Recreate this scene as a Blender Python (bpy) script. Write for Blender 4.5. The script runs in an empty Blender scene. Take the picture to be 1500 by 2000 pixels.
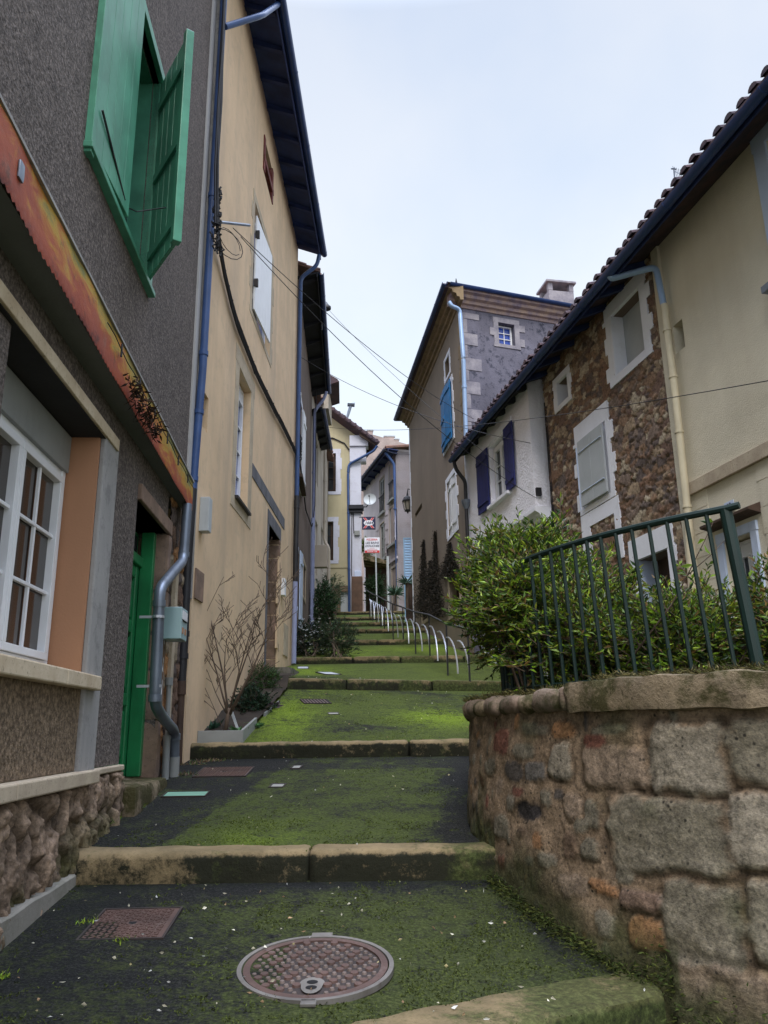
import bpy, math, random
import numpy as np
from mathutils import Vector, noise
random.seed(7); RG = np.random.default_rng(7)
S = bpy.context.scene; C = S.collection
V = Vector
# ------------------------------------------------------------ camera basis (eye at the origin)
sp = .2643; cp = math.sqrt(1-sp*sp); sr = -.01364/cp; cr = math.sqrt(1-sr*sr)
F = V((0, cp, sp)); U0 = V((0, -sp, cp)); X0 = V((1, 0, 0))
RR_ = X0*cr + U0*sr; UU_ = U0*cr - X0*sr
def ray(px, py): return RR_*((px-750)/1550) + UU_*((1000-py)/1550) + F
class Fr:                                   # a vertical plane: u along it, z up, o out towards the street
    def __init__(s, x0, y0, dx, dy, sg):
        L = math.hypot(dx, dy); s.o = V((x0, y0, 0)); s.d = V((dx/L, dy/L, 0)); s.n = V((dy/L, -dx/L, 0))*sg; s.sg = sg
    def p(s, u, z, o=0): return s.o + s.d*u + s.n*o + V((0, 0, z))
    def hit(s, px, py, o=0):
        r = ray(px, py); t = (s.o.dot(s.n)+o)/r.dot(s.n); q = r*t - s.o
        return q.dot(s.d), q.z
L1 = Fr(-2.05, 4.66, -.065, 1, 1)
L2 = Fr(-2.25, 9.3, .02, 1, 1)
L3 = Fr(-2.1, 18, -.043, 1, 1)
RF = Fr(5.96, 0, -.2, 1, -1)
R3 = Fr(4.4, 0, -.127, 1, -1)
R3S = Fr(2.03, 18.7, 1, .35, 1)
FY = Fr(-2.5, 33, 1, 0, 1)
FG = Fr(.6, 36, -.276, 1, -1)
# ------------------------------------------------------------ street profile
ED = [(-6, 0, -1.9, -1.9), (3.44, .52, -1.19, -1.36), (5.6, 0, -.765, -.94), (9.45, 0, -.14, -.30), (13.75, .5, .81, .64), (18, 0, 1.57, 1.43),
      (22, 0, 2.38, 2.24), (25, 0, 3.05, 2.91), (27.4, 0, 3.57, 3.43), (29.9, 0, 4.1, 3.97), (32.4, 0, 4.67, 4.54), (75, 0, 7, 6.6)]
def gz(x, y):
    for i in range(len(ED)-1):
        a = ED[i]; b = ED[i+1]
        ya = a[0]+a[1]*max(-3, min(3, x))+(.24 if 0 < i < 10 else 0); yb = b[0]+b[1]*max(-3, min(3, x))
        if y < yb:
            t = max(0, (y-ya)/(yb-ya)); return a[2]+(b[3]-a[2])*t
    return 7
def ghit(px, py, dz=0):
    r = ray(px, py); t = 1.5
    while t < 60:
        q = r*t
        if q.z <= gz(q.x, q.y)+dz: return q
        t += .01
    return q
# ------------------------------------------------------------ object helpers
ORG = {}
def thing(name, label, cat, loc, group=None, kind=None):
    o = bpy.data.objects.new(name, None); C.objects.link(o); o.location = loc
    o.empty_display_size = .2
    o['label'] = label; o['category'] = cat
    if group: o['group'] = group
    if kind: o['kind'] = kind
    ORG[o.name] = V(loc); return o
class MB:
    def __init__(s): s.v = []; s.f = []; s.c = None
    def quad(s, a, b, c, d):
        n = len(s.v); s.v += [a, b, c, d]; s.f.append((n, n+1, n+2, n+3)); return s
    def hexa(s, P):
        n = len(s.v); s.v += P
        for f in ((0, 1, 2, 3), (7, 6, 5, 4), (0, 4, 5, 1), (1, 5, 6, 2), (2, 6, 7, 3), (3, 7, 4, 0)): s.f.append(tuple(n+i for i in f))
        return s
    def box(s, fr, u0, u1, z0, z1, o0, o1):
        return s.hexa([fr.p(u0, z0, o0), fr.p(u1, z0, o0), fr.p(u1, z1, o0), fr.p(u0, z1, o0),
                       fr.p(u0, z0, o1), fr.p(u1, z0, o1), fr.p(u1, z1, o1), fr.p(u0, z1, o1)])
    def slab(s, fr, u0, u1, prof):          # closed (o,z) profile swept along u
        n = len(s.v); k = len(prof)
        for u in (u0, u1): s.v += [fr.p(u, z, o) for o, z in prof]
        for i in range(k): j = (i+1) % k; s.f.append((n+i, n+j, n+k+j, n+k+i))
        s.f.append(tuple(range(n, n+k))); s.f.append(tuple(range(n+2*k-1, n+k-1, -1))); return s
    def tube(s, pts, r, n=8, cap=True):
        pts = [V(p) for p in pts]; m = len(pts); b = len(s.v)
        rs = r if isinstance(r, (list, tuple)) else [r]*m
        ref = None
        for i, p in enumerate(pts):
            t = (pts[min(i+1, m-1)]-pts[max(i-1, 0)]).normalized()
            if ref is None: ref = V((0, 0, 1)) if abs(t.z) < .9 else V((1, 0, 0))
            a = t.cross(ref).normalized(); c2 = t.cross(a).normalized(); ref = -c2 if False else ref
            for k in range(n):
                w = 2*math.pi*k/n; s.v.append(p + (a*math.cos(w)+c2*math.sin(w))*rs[i])
        for i in range(m-1):
            for k in range(n): l = (k+1) % n; s.f.append((b+i*n+k, b+i*n+l, b+(i+1)*n+l, b+(i+1)*n+k))
        if cap: s.f.append(tuple(b+k for k in range(n))[::-1]); s.f.append(tuple(b+(m-1)*n+k for k in range(n)))
        return s
    def grid(s, P):                          # P[i][j]
        b = len(s.v); m = len(P); n = len(P[0])
        for row in P: s.v += row
        for i in range(m-1):
            for j in range(n-1): s.f.append((b+i*n+j, b+i*n+j+1, b+(i+1)*n+j+1, b+(i+1)*n+j))
        return s
    def lump(s, fn, hx, hy, hz, r=.04, res=.06, amp=.012, fq=5, seed=0):   # rounded uneven block; fn maps local to world
        nx, ny, nz = [max(2, int(2*h/res)) for h in (hx, hy, hz)]; idx = {}
        sd = V((seed*7.3, seed*3.1, seed*1.7))
        def vert(i, j, k):
            key = (i, j, k)
            if key in idx: return idx[key]
            q = V((-hx+2*hx*i/nx, -hy+2*hy*j/ny, -hz+2*hz*k/nz))
            rr = min(r, hx*.95, hy*.95, hz*.95)
            c = V((max(-hx+rr, min(hx-rr, q.x)), max(-hy+rr, min(hy-rr, q.y)), max(-hz+rr, min(hz-rr, q.z))))
            d = q-c
            if d.length > 1e-6: dn = d.normalized(); w = c+dn*rr
            else: dn = V((0, 0, 1)); w = c
            e = noise.noise(q*fq+sd)*amp + noise.noise(q*fq*3.1+sd)*amp*.4
            w = w+dn*e
            s.v.append(fn(w)); idx[key] = len(s.v)-1; return idx[key]
        for i in range(nx):
            for j in range(ny):
                for k in (0, nz):
                    a = [vert(i, j, k), vert(i+1, j, k), vert(i+1, j+1, k), vert(i, j+1, k)]; s.f.append(tuple(a if k else a[::-1]))
        for i in range(nx):
            for k in range(nz):
                for j in (0, ny):
                    a = [vert(i, j, k), vert(i+1, j, k), vert(i+1, j, k+1), vert(i, j, k+1)]; s.f.append(tuple(a[::-1] if j else a))
        for j in range(ny):
            for k in range(nz):
                for i in (0, nx):
                    a = [vert(i, j, k), vert(i, j+1, k), vert(i, j+1, k+1), vert(i, j, k+1)]; s.f.append(tuple(a if i else a[::-1]))
        return s
def link(name, me, parent, org, bevel, smooth):
    o = bpy.data.objects.new(name, me); C.objects.link(o)
    if smooth:
        me.polygons.foreach_set('use_smooth', [True]*len(me.polygons))
        if smooth != 2:
            try: me.set_sharp_from_angle(angle=math.radians(smooth if smooth > 2 else 40))
            except Exception: pass
    if parent: o.parent = parent; ORG[o.name] = org
    else: o.location = org; ORG[o.name] = org
    if bevel:
        b = o.modifiers.new('bevel', 'BEVEL'); b.width = bevel; b.segments = 2; b.limit_method = 'ANGLE'
    return o
def part(name, mb, mat, parent, bevel=0, smooth=0, label=None):
    org = ORG[parent.name]; me = bpy.data.meshes.new(name)
    me.from_pydata([tuple(p-org) for p in mb.v], [], mb.f); me.materials.append(mat); me.validate()
    if mb.c is not None: setcol(me, mb.c)
    o = link(name, me, parent, org, bevel, smooth)
    if label: o['label'] = label
    return o
def solo(name, label, cat, mb, mat, group=None, kind=None, bevel=0, smooth=0):
    xs = [p.x for p in mb.v]; ys = [p.y for p in mb.v]; zs = [p.z for p in mb.v]
    org = V(((min(xs)+max(xs))/2, (min(ys)+max(ys))/2, min(zs))); me = bpy.data.meshes.new(name)
    me.from_pydata([tuple(p-org) for p in mb.v], [], mb.f); me.materials.append(mat); me.validate()
    if mb.c is not None: setcol(me, mb.c)
    o = link(name, me, None, org, bevel, smooth)
    if kind: o['kind'] = kind
    if label: o['label'] = label; o['category'] = cat
    if group: o['group'] = group
    return o
def setcol(me, c):
    a = me.color_attributes.new('Col', 'FLOAT_COLOR', 'POINT')
    c = np.asarray(c, dtype=np.float32)
    if c.shape[1] == 3: c = np.hstack([c, np.ones((len(c), 1), np.float32)])
    a.data.foreach_set('color', c.ravel())
# ------------------------------------------------------------ numpy noise
def hsh(i, j, s=0):
    v = np.sin(i*127.1+j*311.7+s*74.7)*43758.5453; return v-np.floor(v)
def vn(x, y, s=0):
    i = np.floor(x); j = np.floor(y); a = x-i; b = y-j; a = a*a*(3-2*a); b = b*b*(3-2*b)
    return (hsh(i, j, s)*(1-a)+hsh(i+1, j, s)*a)*(1-b)+(hsh(i, j+1, s)*(1-a)+hsh(i+1, j+1, s)*a)*b
def fbm(x, y, s=0, o=4):
    t = 0; w = 0; a = 1
    for k in range(o): t = t+a*vn(x*2**k, y*2**k, s+k); w += a; a *= .5
    return t/w
def vor(x, y, s=0, j=.85):
    i0 = np.floor(x); j0 = np.floor(y); f1 = np.full(x.shape, 9.); f2 = np.full(x.shape, 9.); h = np.zeros(x.shape)
    for di in (-1, 0, 1):
        for dj in (-1, 0, 1):
            i = i0+di; k = j0+dj
            off = .5*(np.mod(k, 2))
            cx = i+.5+off*.0+(hsh(i, k, s)-.5)*j; cy = k+.5+(hsh(i, k, s+5)-.5)*j
            d = np.sqrt((x-cx)**2+(y-cy)**2); id_ = hsh(i, k, s+9)
            n = d < f1; f2 = np.where(n, f1, np.minimum(f2, d)); h = np.where(n, id_, h); f1 = np.where(n, d, f1)
    return f1, f2, h
def ss(a, b, x): t = np.clip((x-a)/(b-a), 0, 1); return t*t*(3-2*t)
def surf(Pts, cols, shape):                  # numpy grid (m*n,3) to an MB
    mb = MB(); m, n = shape; mb.v = [V(p) for p in Pts.tolist()]
    idx = np.arange(m*n).reshape(m, n)
    q = np.stack([idx[:-1, :-1], idx[:-1, 1:], idx[1:, 1:], idx[1:, :-1]], -1).reshape(-1, 4)
    mb.f = [tuple(t) for t in q.tolist()]; mb.c = cols; return mb
# ------------------------------------------------------------ materials
class NT:
    def __init__(s, name):
        s.m = bpy.data.materials.new(name); s.m.use_nodes = True; s.t = s.m.node_tree; s.t.nodes.clear()
        s.out = s.n('ShaderNodeOutputMaterial'); s.b = s.n('ShaderNodeBsdfPrincipled'); s.l(s.b.outputs[0], s.out.inputs[0])
        s.co = s.n('ShaderNodeTexCoord').outputs['Object']
    def n(s, t, **k):
        x = s.t.nodes.new(t)
        for a, b in k.items(): setattr(x, a, b)
        return x
    def l(s, a, b): s.t.links.new(a, b)
    def mp(s, sc, rot=None):
        m = s.n('ShaderNodeMapping'); m.inputs['Scale'].default_value = sc if not isinstance(sc, (int, float)) else (sc,)*3
        s.l(s.co, m.inputs[0]); return m.outputs[0]
    def noi(s, sc, d=4, r=.55, dist=0, vec=None, w=1):
        x = s.n('ShaderNodeTexNoise'); x.inputs['Scale'].default_value = w if not isinstance(sc, (int, float)) else sc
        x.inputs['Detail'].default_value = d; x.inputs['Roughness'].default_value = r; x.inputs['Distortion'].default_value = dist
        s.l(vec or (s.mp(sc) if not isinstance(sc, (int, float)) else s.co), x.inputs['Vector']); return x.outputs[0]
    def rmp(s, f, st):
        r = s.n('ShaderNodeValToRGB'); e = r.color_ramp.elements
        while len(e) < len(st): e.new(.5)
        for i, (p, c) in enumerate(st): e[i].position = p; e[i].color = (c if isinstance(c, tuple) else (c, c, c))+(1,)
        s.l(f, r.inputs[0]); return r.outputs[0]
    def mix(s, f, a, b, mode='MIX'):
        x = s.n('ShaderNodeMix', data_type='RGBA', blend_type=mode)
        for v, i in ((f, 0), (a, 6), (b, 7)):
            if isinstance(v, (int, float)): x.inputs[i].default_value = v
            elif isinstance(v, tuple): x.inputs[i].default_value = v+(1,)
            else: s.l(v, x.inputs[i])
        return x.outputs[2]
    def mth(s, op, a, b=0):
        x = s.n('ShaderNodeMath', operation=op)
        for v, i in ((a, 0), (b, 1)):
            if isinstance(v, (int, float)): x.inputs[i].default_value = v
            else: s.l(v, x.inputs[i])
        return x.outputs[0]
    def bump(s, h, st=.3, d=.01, nrm=None):
        x = s.n('ShaderNodeBump'); x.inputs['Strength'].default_value = st; x.inputs['Distance'].default_value = d
        s.l(h, x.inputs['Height'])
        if nrm: s.l(nrm, x.inputs['Normal'])
        s.l(x.outputs[0], s.b.inputs['Normal']); return x.outputs[0]
    def col(s, c):
        if isinstance(c, tuple): s.b.inputs['Base Color'].default_value = c+(1,)
        else: s.l(c, s.b.inputs['Base Color'])
    def set(s, rough=.8, spec=.3, metal=0):
        s.b.inputs['Roughness'].default_value = rough; s.b.inputs['Specular IOR Level'].default_value = spec; s.b.inputs['Metallic'].default_value = metal; return s.m
    def attr(s): x = s.n('ShaderNodeVertexColor'); x.layer_name = 'Col'; return x.outputs[0]
def sc(c, k): return tuple(min(1, x*k) for x in c)
def plaster(name, c, fine=70, bs=.5, bd=.01, var=.25, streak=.3, streakc=None, spot=0, spotc=(.03, .03, .03), gr=0):
    t = NT(name); big = t.noi(.9, 5, .6); a = t.mix(t.rmp(big, [(.3, 0.), (.72, 1.)]), sc(c, 1-var), sc(c, 1+var*.5))
    st = t.noi((1.3, 1.3, .12), 5, .65)
    a = t.mix(t.mth('MULTIPLY', t.rmp(st, [(.5, 0.), (.72, 1.)]), streak), a, streakc or sc(c, .55))
    if gr:
        g = t.noi(fine*.8, 3, .7); a = t.mix(gr, a, t.rmp(g, [(.34, sc(c, .22)), (.5, c), (.66, sc(c, 2.3))]))
    if spot:
        p = t.noi(5, 8, .75); a = t.mix(t.mth('MULTIPLY', t.rmp(p, [(.52, 0.), (.62, 1.)]), spot), a, spotc)
    t.col(a); f = t.noi(fine, 3, .6); m = t.noi(6, 3, .5)
    t.bump(t.mth('ADD', f, t.mth('MULTIPLY', m, .8)), bs, bd); return t.set(.9, .2)
def paint(name, c, rough=.5, var=.15, dirt=.2, dirtc=None, bs=.1, metal=0, spec=.4):
    t = NT(name); a = t.mix(t.rmp(t.noi(3, 5), [(.35, 0.), (.65, 1.)]), sc(c, 1-var), sc(c, 1+var))
    a = t.mix(t.mth('MULTIPLY', t.rmp(t.noi((9, 9, 2.), 6, .7), [(.55, 0.), (.7, 1.)]), dirt), a, dirtc or sc(c, .35))
    t.col(a); t.bump(t.noi(40, 3), bs, .003); return t.set(rough, spec, metal)
def stonemat(name, c, c2, moss=0, mossc=(.06, .08, .012), fine=25, bs=.6, bd=.012):
    t = NT(name); a = t.mix(t.rmp(t.noi(4, 6, .65), [(.35, 0.), (.65, 1.)]), c, c2)
    a = t.mix(t.rmp(t.noi(fine*1.5, 4, .7), [(.28, .8), (.42, 0.)]), a, sc(c2, .3))
    if moss: a = t.mix(t.rmp(t.noi(3.2, 7, .7), [(.62-moss*.3, 0.), (.72-moss*.3, .95)]), a, mossc)
    t.col(a); t.bump(t.noi(fine, 8, .7), bs, bd); return t.set(.9, .2)
def vcolmat(name, fine=40, bs=.6, bd=.01, var=.35, rough=.92, pit=.5):
    t = NT(name); a = t.attr(); n = t.noi(14, 7, .7)
    a = t.mix(1., a, t.rmp(n, [(.25, 1-var), (.75, 1+var)]), 'MULTIPLY')
    a = t.mix(.55, a, t.rmp(t.noi(fine*1.1, 5, .75), [(.36, (.25, .25, .25)), (.5, (1., 1., 1.)), (.66, (1.7, 1.65, 1.55))]), 'MULTIPLY')
    vo = t.n('ShaderNodeTexVoronoi'); vo.inputs['Scale'].default_value = fine*.55; t.l(t.co, vo.inputs['Vector'])
    pk = t.mth('MULTIPLY', t.rmp(vo.outputs['Distance'], [(.12, 1.), (.26, 0.)]), t.rmp(t.noi(6, 4, .7), [(.46, 0.), (.6, 1.)]))
    a = t.mix(t.mth('MULTIPLY', pk, pit), a, (.02, .018, .015))
    t.col(a); t.bump(t.noi(fine, 7, .7), bs, bd); return t.set(rough, .2)
def leafmat(name, rough=.45, trans=.25, spec=.4):
    t = NT(name); a = t.attr(); t.col(a); t.set(rough, spec)
    tr = t.n('ShaderNodeBsdfTranslucent'); t.l(a, tr.inputs[0]); mx = t.n('ShaderNodeMixShader'); mx.inputs[0].default_value = trans
    t.l(t.b.outputs[0], mx.inputs[1]); t.l(tr.outputs[0], mx.inputs[2]); t.l(mx.outputs[0], t.out.inputs[0]); return t.m
def glass(name, c=(.015, .018, .022), rough=.06):
    t = NT(name); t.col(t.mix(t.rmp(t.noi((1, 1, .6), 2), [(.4, 0.), (.6, 1.)]), c, sc(c, 2.2))); t.bump(t.noi(2.5, 1), .08, .02); return t.set(rough, .6)
M = {}
M['crepi'] = plaster('roughcast_grey', (.122, .102, .092), 46, 1., .014, .3, .45, (.07, .06, .055), .45, (.06, .05, .045), .62)
M['crepi2'] = plaster('roughcast_brown', (.17, .125, .085), 38, .9, .016, .2, .3, None, 0, (0, 0, 0), .6)
M['concrete'] = plaster('grey_concrete', (.33, .32, .31), 40, .3, .006, .2, .6, (.13, .13, .14), .4, (.11, .105, .11))
M['soffit_dark'] = plaster('dark_concrete', (.035, .035, .038), 40, .3, .006, .3, .3)  # near-black concrete tone for the lintel underside
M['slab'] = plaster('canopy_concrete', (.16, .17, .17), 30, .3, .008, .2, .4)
M['plinthgrey'] = plaster('cement_plinth', (.24, .225, .195), 40, .4, .008, .25, .6, (.12, .115, .09), .4, (.12, .12, .08))
M['salmon'] = plaster('salmon_render', (.43, .225, .13), 60, .25, .005, .1, .15)
M['yellow'] = plaster('yellow_render', (.67, .495, .325), 90, .3, .006,   .16, .5, (.38, .305, .235), .35, (.44, .35, .25))
M['cream'] = plaster('cream_render', (.66, .60, .47), 60, .6, .01, .12, .2, (.42, .34, .24))
M['brownhouse'] = plaster('brown_render', (.19, .145, .12), 50, .4, .01, .25, .4)
M['lilacwhite'] = plaster('lilac_white_stone', (.56, .57, .66), 25, .3, .006, .1, .2, (.35, .34, .38), .2, (.3, .28, .3))
M['strip'] = plaster('smooth_pale_strip', (.42, .41, .41), 40, .2, .004, .15, .3)
M['pale'] = plaster('pale_render', (.42, .37, .31), 50, .3, .01, .2, .4)
M['greyhouse'] = plaster('grey_brown_render', (.25, .20, .155), 40, .35, .008, .12, .35, (.17, .14, .115))
M['bluegrey'] = plaster('blue_grey_weathered_render', (.155, .15, .195), 24, .5, .02, .4, .5, None, .95, (.045, .048, .07))
M['whitehouse'] = plaster('white_roughcast', (.84, .83, .90), 22, .9, .022, .06, .1, (.45, .43, .45))
M['white_smooth'] = plaster('white_painted_stone', (.80, .81, .88), 25, .3, .006, .06, .15, (.45, .45, .48), .1, (.4, .38, .36))
M['faryellow'] = plaster('ochre_render', (.46, .41, .27), 30, .2, .01, .15, .4, (.24, .2, .15))
M['fargrey'] = plaster('lilac_grey_render', (.50, .46, .50), 30, .2, .01, .15, .35)
M['pinkwall'] = plaster('pinkish_gable_render', (.37, .30, .28), 8, .4, .03, .35, .4, (.22, .17, .17), .3, (.25, .2, .2))
M['stone_trim'] = stonemat('cut_stone_trim', (.50, .42, .31), (.38, .31, .23), 0, fine=30, bs=.3)
M['quoin'] = stonemat('corner_stone', (.34, .32, .35), (.20, .19, .23), 0, fine=30, bs=.4)
M['quoin_ochre'] = stonemat('ochre_corner_stone', (.30, .22, .13), (.19, .14, .09), 0)
M['cornice'] = stonemat('weathered_cornice_stone', (.40, .29, .23), (.21, .17, .22), 0, fine=14)
M['door_stone'] = stonemat('brown_jamb_stone', (.28, .19, .14), (.17, .12, .095), 0, fine=18)
M['sill'] = stonemat('pale_sill_stone', (.58, .49, .36), (.44, .35, .24), 0, fine=20, bs=.25)
M['white'] = paint('white_paint', (.74, .75, .78), .4, .04, .1, (.5, .5, .5))
M['whiteblue'] = paint('pale_blue_paint', (.50, .58, .74), .5, .06, .15)
M['green'] = paint('mint_green_paint', (.07, .265, .17), .36, .2, .4, (.035, .13, .09))
M['doorgreen'] = paint('bright_green_paint', (.015, .19, .065), .35, .15, .3)
M['rail'] = paint('dark_green_iron_paint', (.003, .016, .013), .55, .2, .15, (.03, .02, .01))
M['navy'] = paint('navy_blue_paint', (.018, .022, .12), .5, .2, .15)
M['blue'] = paint('bright_blue_paint', (.005, .14, .36), .5, .15, .2)
M['louvre'] = paint('sky_blue_paint', (.30, .50, .74), .5, .05, .1)
M['pipeblue'] = paint('blue_downpipe', (.035, .075, .20), .4, .15, .2, (.02, .02, .04))
M['zinc'] = paint('grey_zinc', (.17, .20, .25), .38, .2, .25, (.09, .1, .12), metal=.5)
M['zinclight'] = paint('new_zinc', (.30, .42, .62), .35, .1, .1, metal=.3)
M['pvc'] = paint('cream_pipe_paint', (.60, .53, .38), .5, .06, .2, (.35, .3, .2))
M['pvcgrey'] = paint('grey_plastic', (.24, .25, .245), .5, .08, .2)
M['lilac'] = paint('lilac_pipe', (.26, .29, .46), .5, .1, .2)
M['iron'] = paint('dark_iron', (.02, .02, .024), .5, .3, .3, (.05, .025, .015))
M['steel'] = paint('bare_steel', (.5, .52, .57), .4, .1, .1, metal=.6)
M['gutter'] = paint('hazed_blue_gutter', (.022, .05, .16), .4, .2, .2)  # blue cast of lens haze put into the gutter colour
M['eaves'] = paint('hazed_navy_eaves_wood', (.018, .032, .11), .7, .3, .35, (.05, .028, .045), bs=.4)  # navy is lens flare and haze tinted into the wood colour
M['eavesblack'] = paint('black_eaves_wood', (.014, .015, .022), .75, .3, .35, (.03, .025, .02), bs=.4)
M['wood'] = paint('weathered_beam', (.115, .115, .13), .85, .25, .5, (.06, .045, .04), bs=.9)
M['wooddark'] = paint('dark_wood', (.06, .035, .024), .7, .3, .3, bs=.5)
M['woodbrown'] = paint('brown_gate_wood', (.10, .055, .035), .75, .3, .4, bs=.5)
M['redwood'] = paint('flaking_red_wood', (.16, .035, .03), .7, .3, .5, (.3, .22, .18))
M['mailbox'] = paint('pale_blue_grey_enamel', (.30, .42, .44), .4, .04, .08)
M['soil'] = paint('dark_soil', (.025, .018, .012), 1, .4, .3, bs=1)
M['stud'] = paint('worn_stud_iron', (.12, .09, .078), .5, .35, .6, (.07, .045, .04), bs=.6, spec=.5)
M['rimiron'] = paint('worn_rim_iron', (.13, .12, .11), .55, .3, .6, (.06, .04, .035), bs=.6)
M['castiron'] = paint('brown_cast_iron', (.075, .042, .034), .55, .3, .5, (.17, .13, .115), bs=.6, spec=.5)
M['castdark'] = paint('dark_cast_iron', (.03, .022, .02), .7, .2, .3)
M['platelight'] = paint('worn_grey_cover', (.24, .235, .215), .6, .2, .35)
M['greenplate'] = paint('faded_green_cover', (.15, .30, .22), .6, .12, .25)
M['black'] = paint('black_void', (.004, .004, .005), .9, .1, 0)
M['cable'] = paint('black_cable', (.012, .012, .016), .6, .1, 0)
M['signnavy'] = paint('navy_sign', (.012, .014, .055), .35, .05, .05)
M['signwhite'] = paint('white_sign', (.72, .73, .80), .35, .03, .05)
M['signred'] = paint('red_sign', (.55, .035, .04), .4, .05, .05)
M['dish'] = paint('pale_dish', (.42, .45, .47), .5, .05, .15)
M['glassd'] = glass('window_glass')
M['glassb'] = glass('blue_window_glass', (.01, .03, .16))
M['glassbrown'] = glass('curtained_window_glass', (.022, .015, .011), .1)
M['flower'] = paint('white_petals', (.75, .78, .8), .6, .05, 0)
M['lamp'] = paint('lamp_glass', (.35, .32, .27), .2, .1, .1)
M['leaf'] = leafmat('leaf_green'); M['leafdark'] = leafmat('leaf_dark', .5, .12, .25); M['dry'] = leafmat('dry_leaf', .9, .1, .1)
M['bark'] = paint('bark', (.10, .07, .05), .9, .3, .3, bs=.8)
def m_tile():
    t = NT('clay_tile'); a = t.mix(t.rmp(t.noi(5, 5, .6), [(.35, 0.), (.65, 1.)]), (.095, .06, .065), (.05, .042, .058))
    a = t.mix(t.rmp(t.noi(9, 6, .7), [(.58, 0.), (.7, .7)]), a, (.05, .05, .035)); t.col(a); t.bump(t.noi(25, 4), .5, .01); return t.set(.85, .2)
M['tile'] = m_tile()
def m_tile2():
    t = NT('brown_clay_tile'); a = t.mix(t.rmp(t.noi(5, 5, .6), [(.35, 0.), (.65, 1.)]), (.22, .12, .09), (.13, .085, .075)); t.col(a); t.bump(t.noi(25, 4), .5, .01); return t.set(.85, .2)
M['tile2'] = m_tile2()
def m_rust():
    t = NT('rusting_painted_sheet'); n = t.noi((1.6, 1.6, 5.), 8, .68, .6); g = t.n('ShaderNodeSeparateXYZ'); t.l(t.co, g.inputs[0])
    k = t.mth('ADD', n, t.mth('MULTIPLY', g.outputs[2], .95)); k = t.mth('ADD', k, t.mth('MULTIPLY', g.outputs[1], .032))
    a = t.rmp(k, [(.46, (.08, .02, .015)), (.56, (.27, .055, .03)), (.74, (.34, .075, .03)), (.82, (.42, .16, .03)), (.90, (.45, .28, .04)), (1., (.20, .20, .07))])
    s = t.noi((30, 4, 4), 5, .7); a = t.mix(t.mth('MULTIPLY', t.rmp(s, [(.55, 0.), (.68, 1.)]), .45), a, (.26, .14, .10))
    a = t.mix(t.mth('MULTIPLY', t.rmp(t.noi(7, 8, .75), [(.56, 0.), (.66, 1.)]), .6), a, (.07, .045, .03))
    t.col(a); t.bump(t.noi(14, 6, .7), .5, .01); return t.set(.65, .35)
M['rust'] = m_rust()
def m_asphalt():
    t = NT('mossy_asphalt'); at = t.attr(); sx = t.n('ShaderNodeSeparateColor'); t.l(at, sx.inputs[0])
    fine = t.noi(75, 4, .75); a = t.rmp(fine, [(.3, (.002, .002, .002)), (.5, (.008, .0085, .0085)), (.68, (.05, .05, .045))])
    vg = t.noi(38, 5, .7)
    m1 = t.mth('ADD', sx.outputs[0], t.mth('MULTIPLY', t.mth('SUBTRACT', vg, .5), 1.7)); m1 = t.mth('ADD', m1, t.mth('MULTIPLY', t.mth('SUBTRACT', t.noi(7, 6, .7), .5), 1.3))
    mc = t.rmp(t.noi(60, 4, .7), [(.3, (.010, .013, .005)), (.5, (.032, .040, .013)), (.7, (.085, .095, .034))])
    yc = t.rmp(t.noi(45, 4, .7), [(.3, (.04, .065, .006)), (.5, (.12, .18, .012)), (.7, (.26, .34, .035))])
    gc = t.mix(sx.outputs[1], mc, yc)
    a = t.mix(t.rmp(m1, [(.32, 0.), (.68, .95)]), a, gc)
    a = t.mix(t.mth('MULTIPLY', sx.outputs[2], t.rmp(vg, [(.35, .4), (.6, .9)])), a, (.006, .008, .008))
    t.col(a); h = t.mth('ADD', fine, t.mth('MULTIPLY', t.noi(30, 5, .6), 1.2)); t.bump(h, .9, .012); return t.set(.9, .18)
M['asphalt'] = m_asphalt()
def m_kerb():
    t = NT('mossy_kerb_stone'); a = t.mix(t.rmp(t.noi(3, 6, .65), [(.35, 0.), (.65, 1.)]), (.24, .18, .10), (.13, .10, .055))
    a = t.mix(t.rmp(t.noi(60, 4, .7), [(.3, .6), (.45, 0.)]), a, (.08, .07, .04))
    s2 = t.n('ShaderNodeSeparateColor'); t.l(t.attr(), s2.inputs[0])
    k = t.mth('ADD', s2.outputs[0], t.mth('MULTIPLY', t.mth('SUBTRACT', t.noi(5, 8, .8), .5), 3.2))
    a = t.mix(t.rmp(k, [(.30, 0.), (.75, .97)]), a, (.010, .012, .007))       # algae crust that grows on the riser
    a = t.mix(t.rmp(t.mth('ADD', s2.outputs[1], t.mth('MULTIPLY', t.mth('SUBTRACT', t.noi(4.3, 8, .8), .5), 3.)), [(.35, 0.), (.8, .85)]), a, t.rmp(t.noi(30, 6, .75), [(.32, (.010, .014, .005)), (.5, (.040, .052, .014)), (.68, (.10, .12, .04))]))
    t.col(a); t.bump(t.noi(18, 8, .7), .8, .016); return t.set(.9, .2)
M['kerb'] = m_kerb()
M['vstone'] = vcolmat('rubble_wall', 45, 1., .012, .5, pit=.95)
M['vstone2'] = vcolmat('field_stone_wall', 22, .6, .012, .3, pit=.2)
M['rock'] = vcolmat('rock_faced_block', 32, 1., .02, .4, pit=.7)
M['cap'] = stonemat('coping_stone', (.31, .24, .155), (.16, .125, .085), .62, (.055, .05, .018), fine=26, bs=1., bd=.03)
M['capred'] = stonemat('coping_rubble', (.24, .17, .13), (.15, .12, .09), .3, (.05, .05, .02), fine=22, bs=.8, bd=.02)
M['block'] = stonemat('old_door_block', (.15, .14, .12), (.085, .08, .065), .3, (.05, .065, .02), fine=22)
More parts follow.
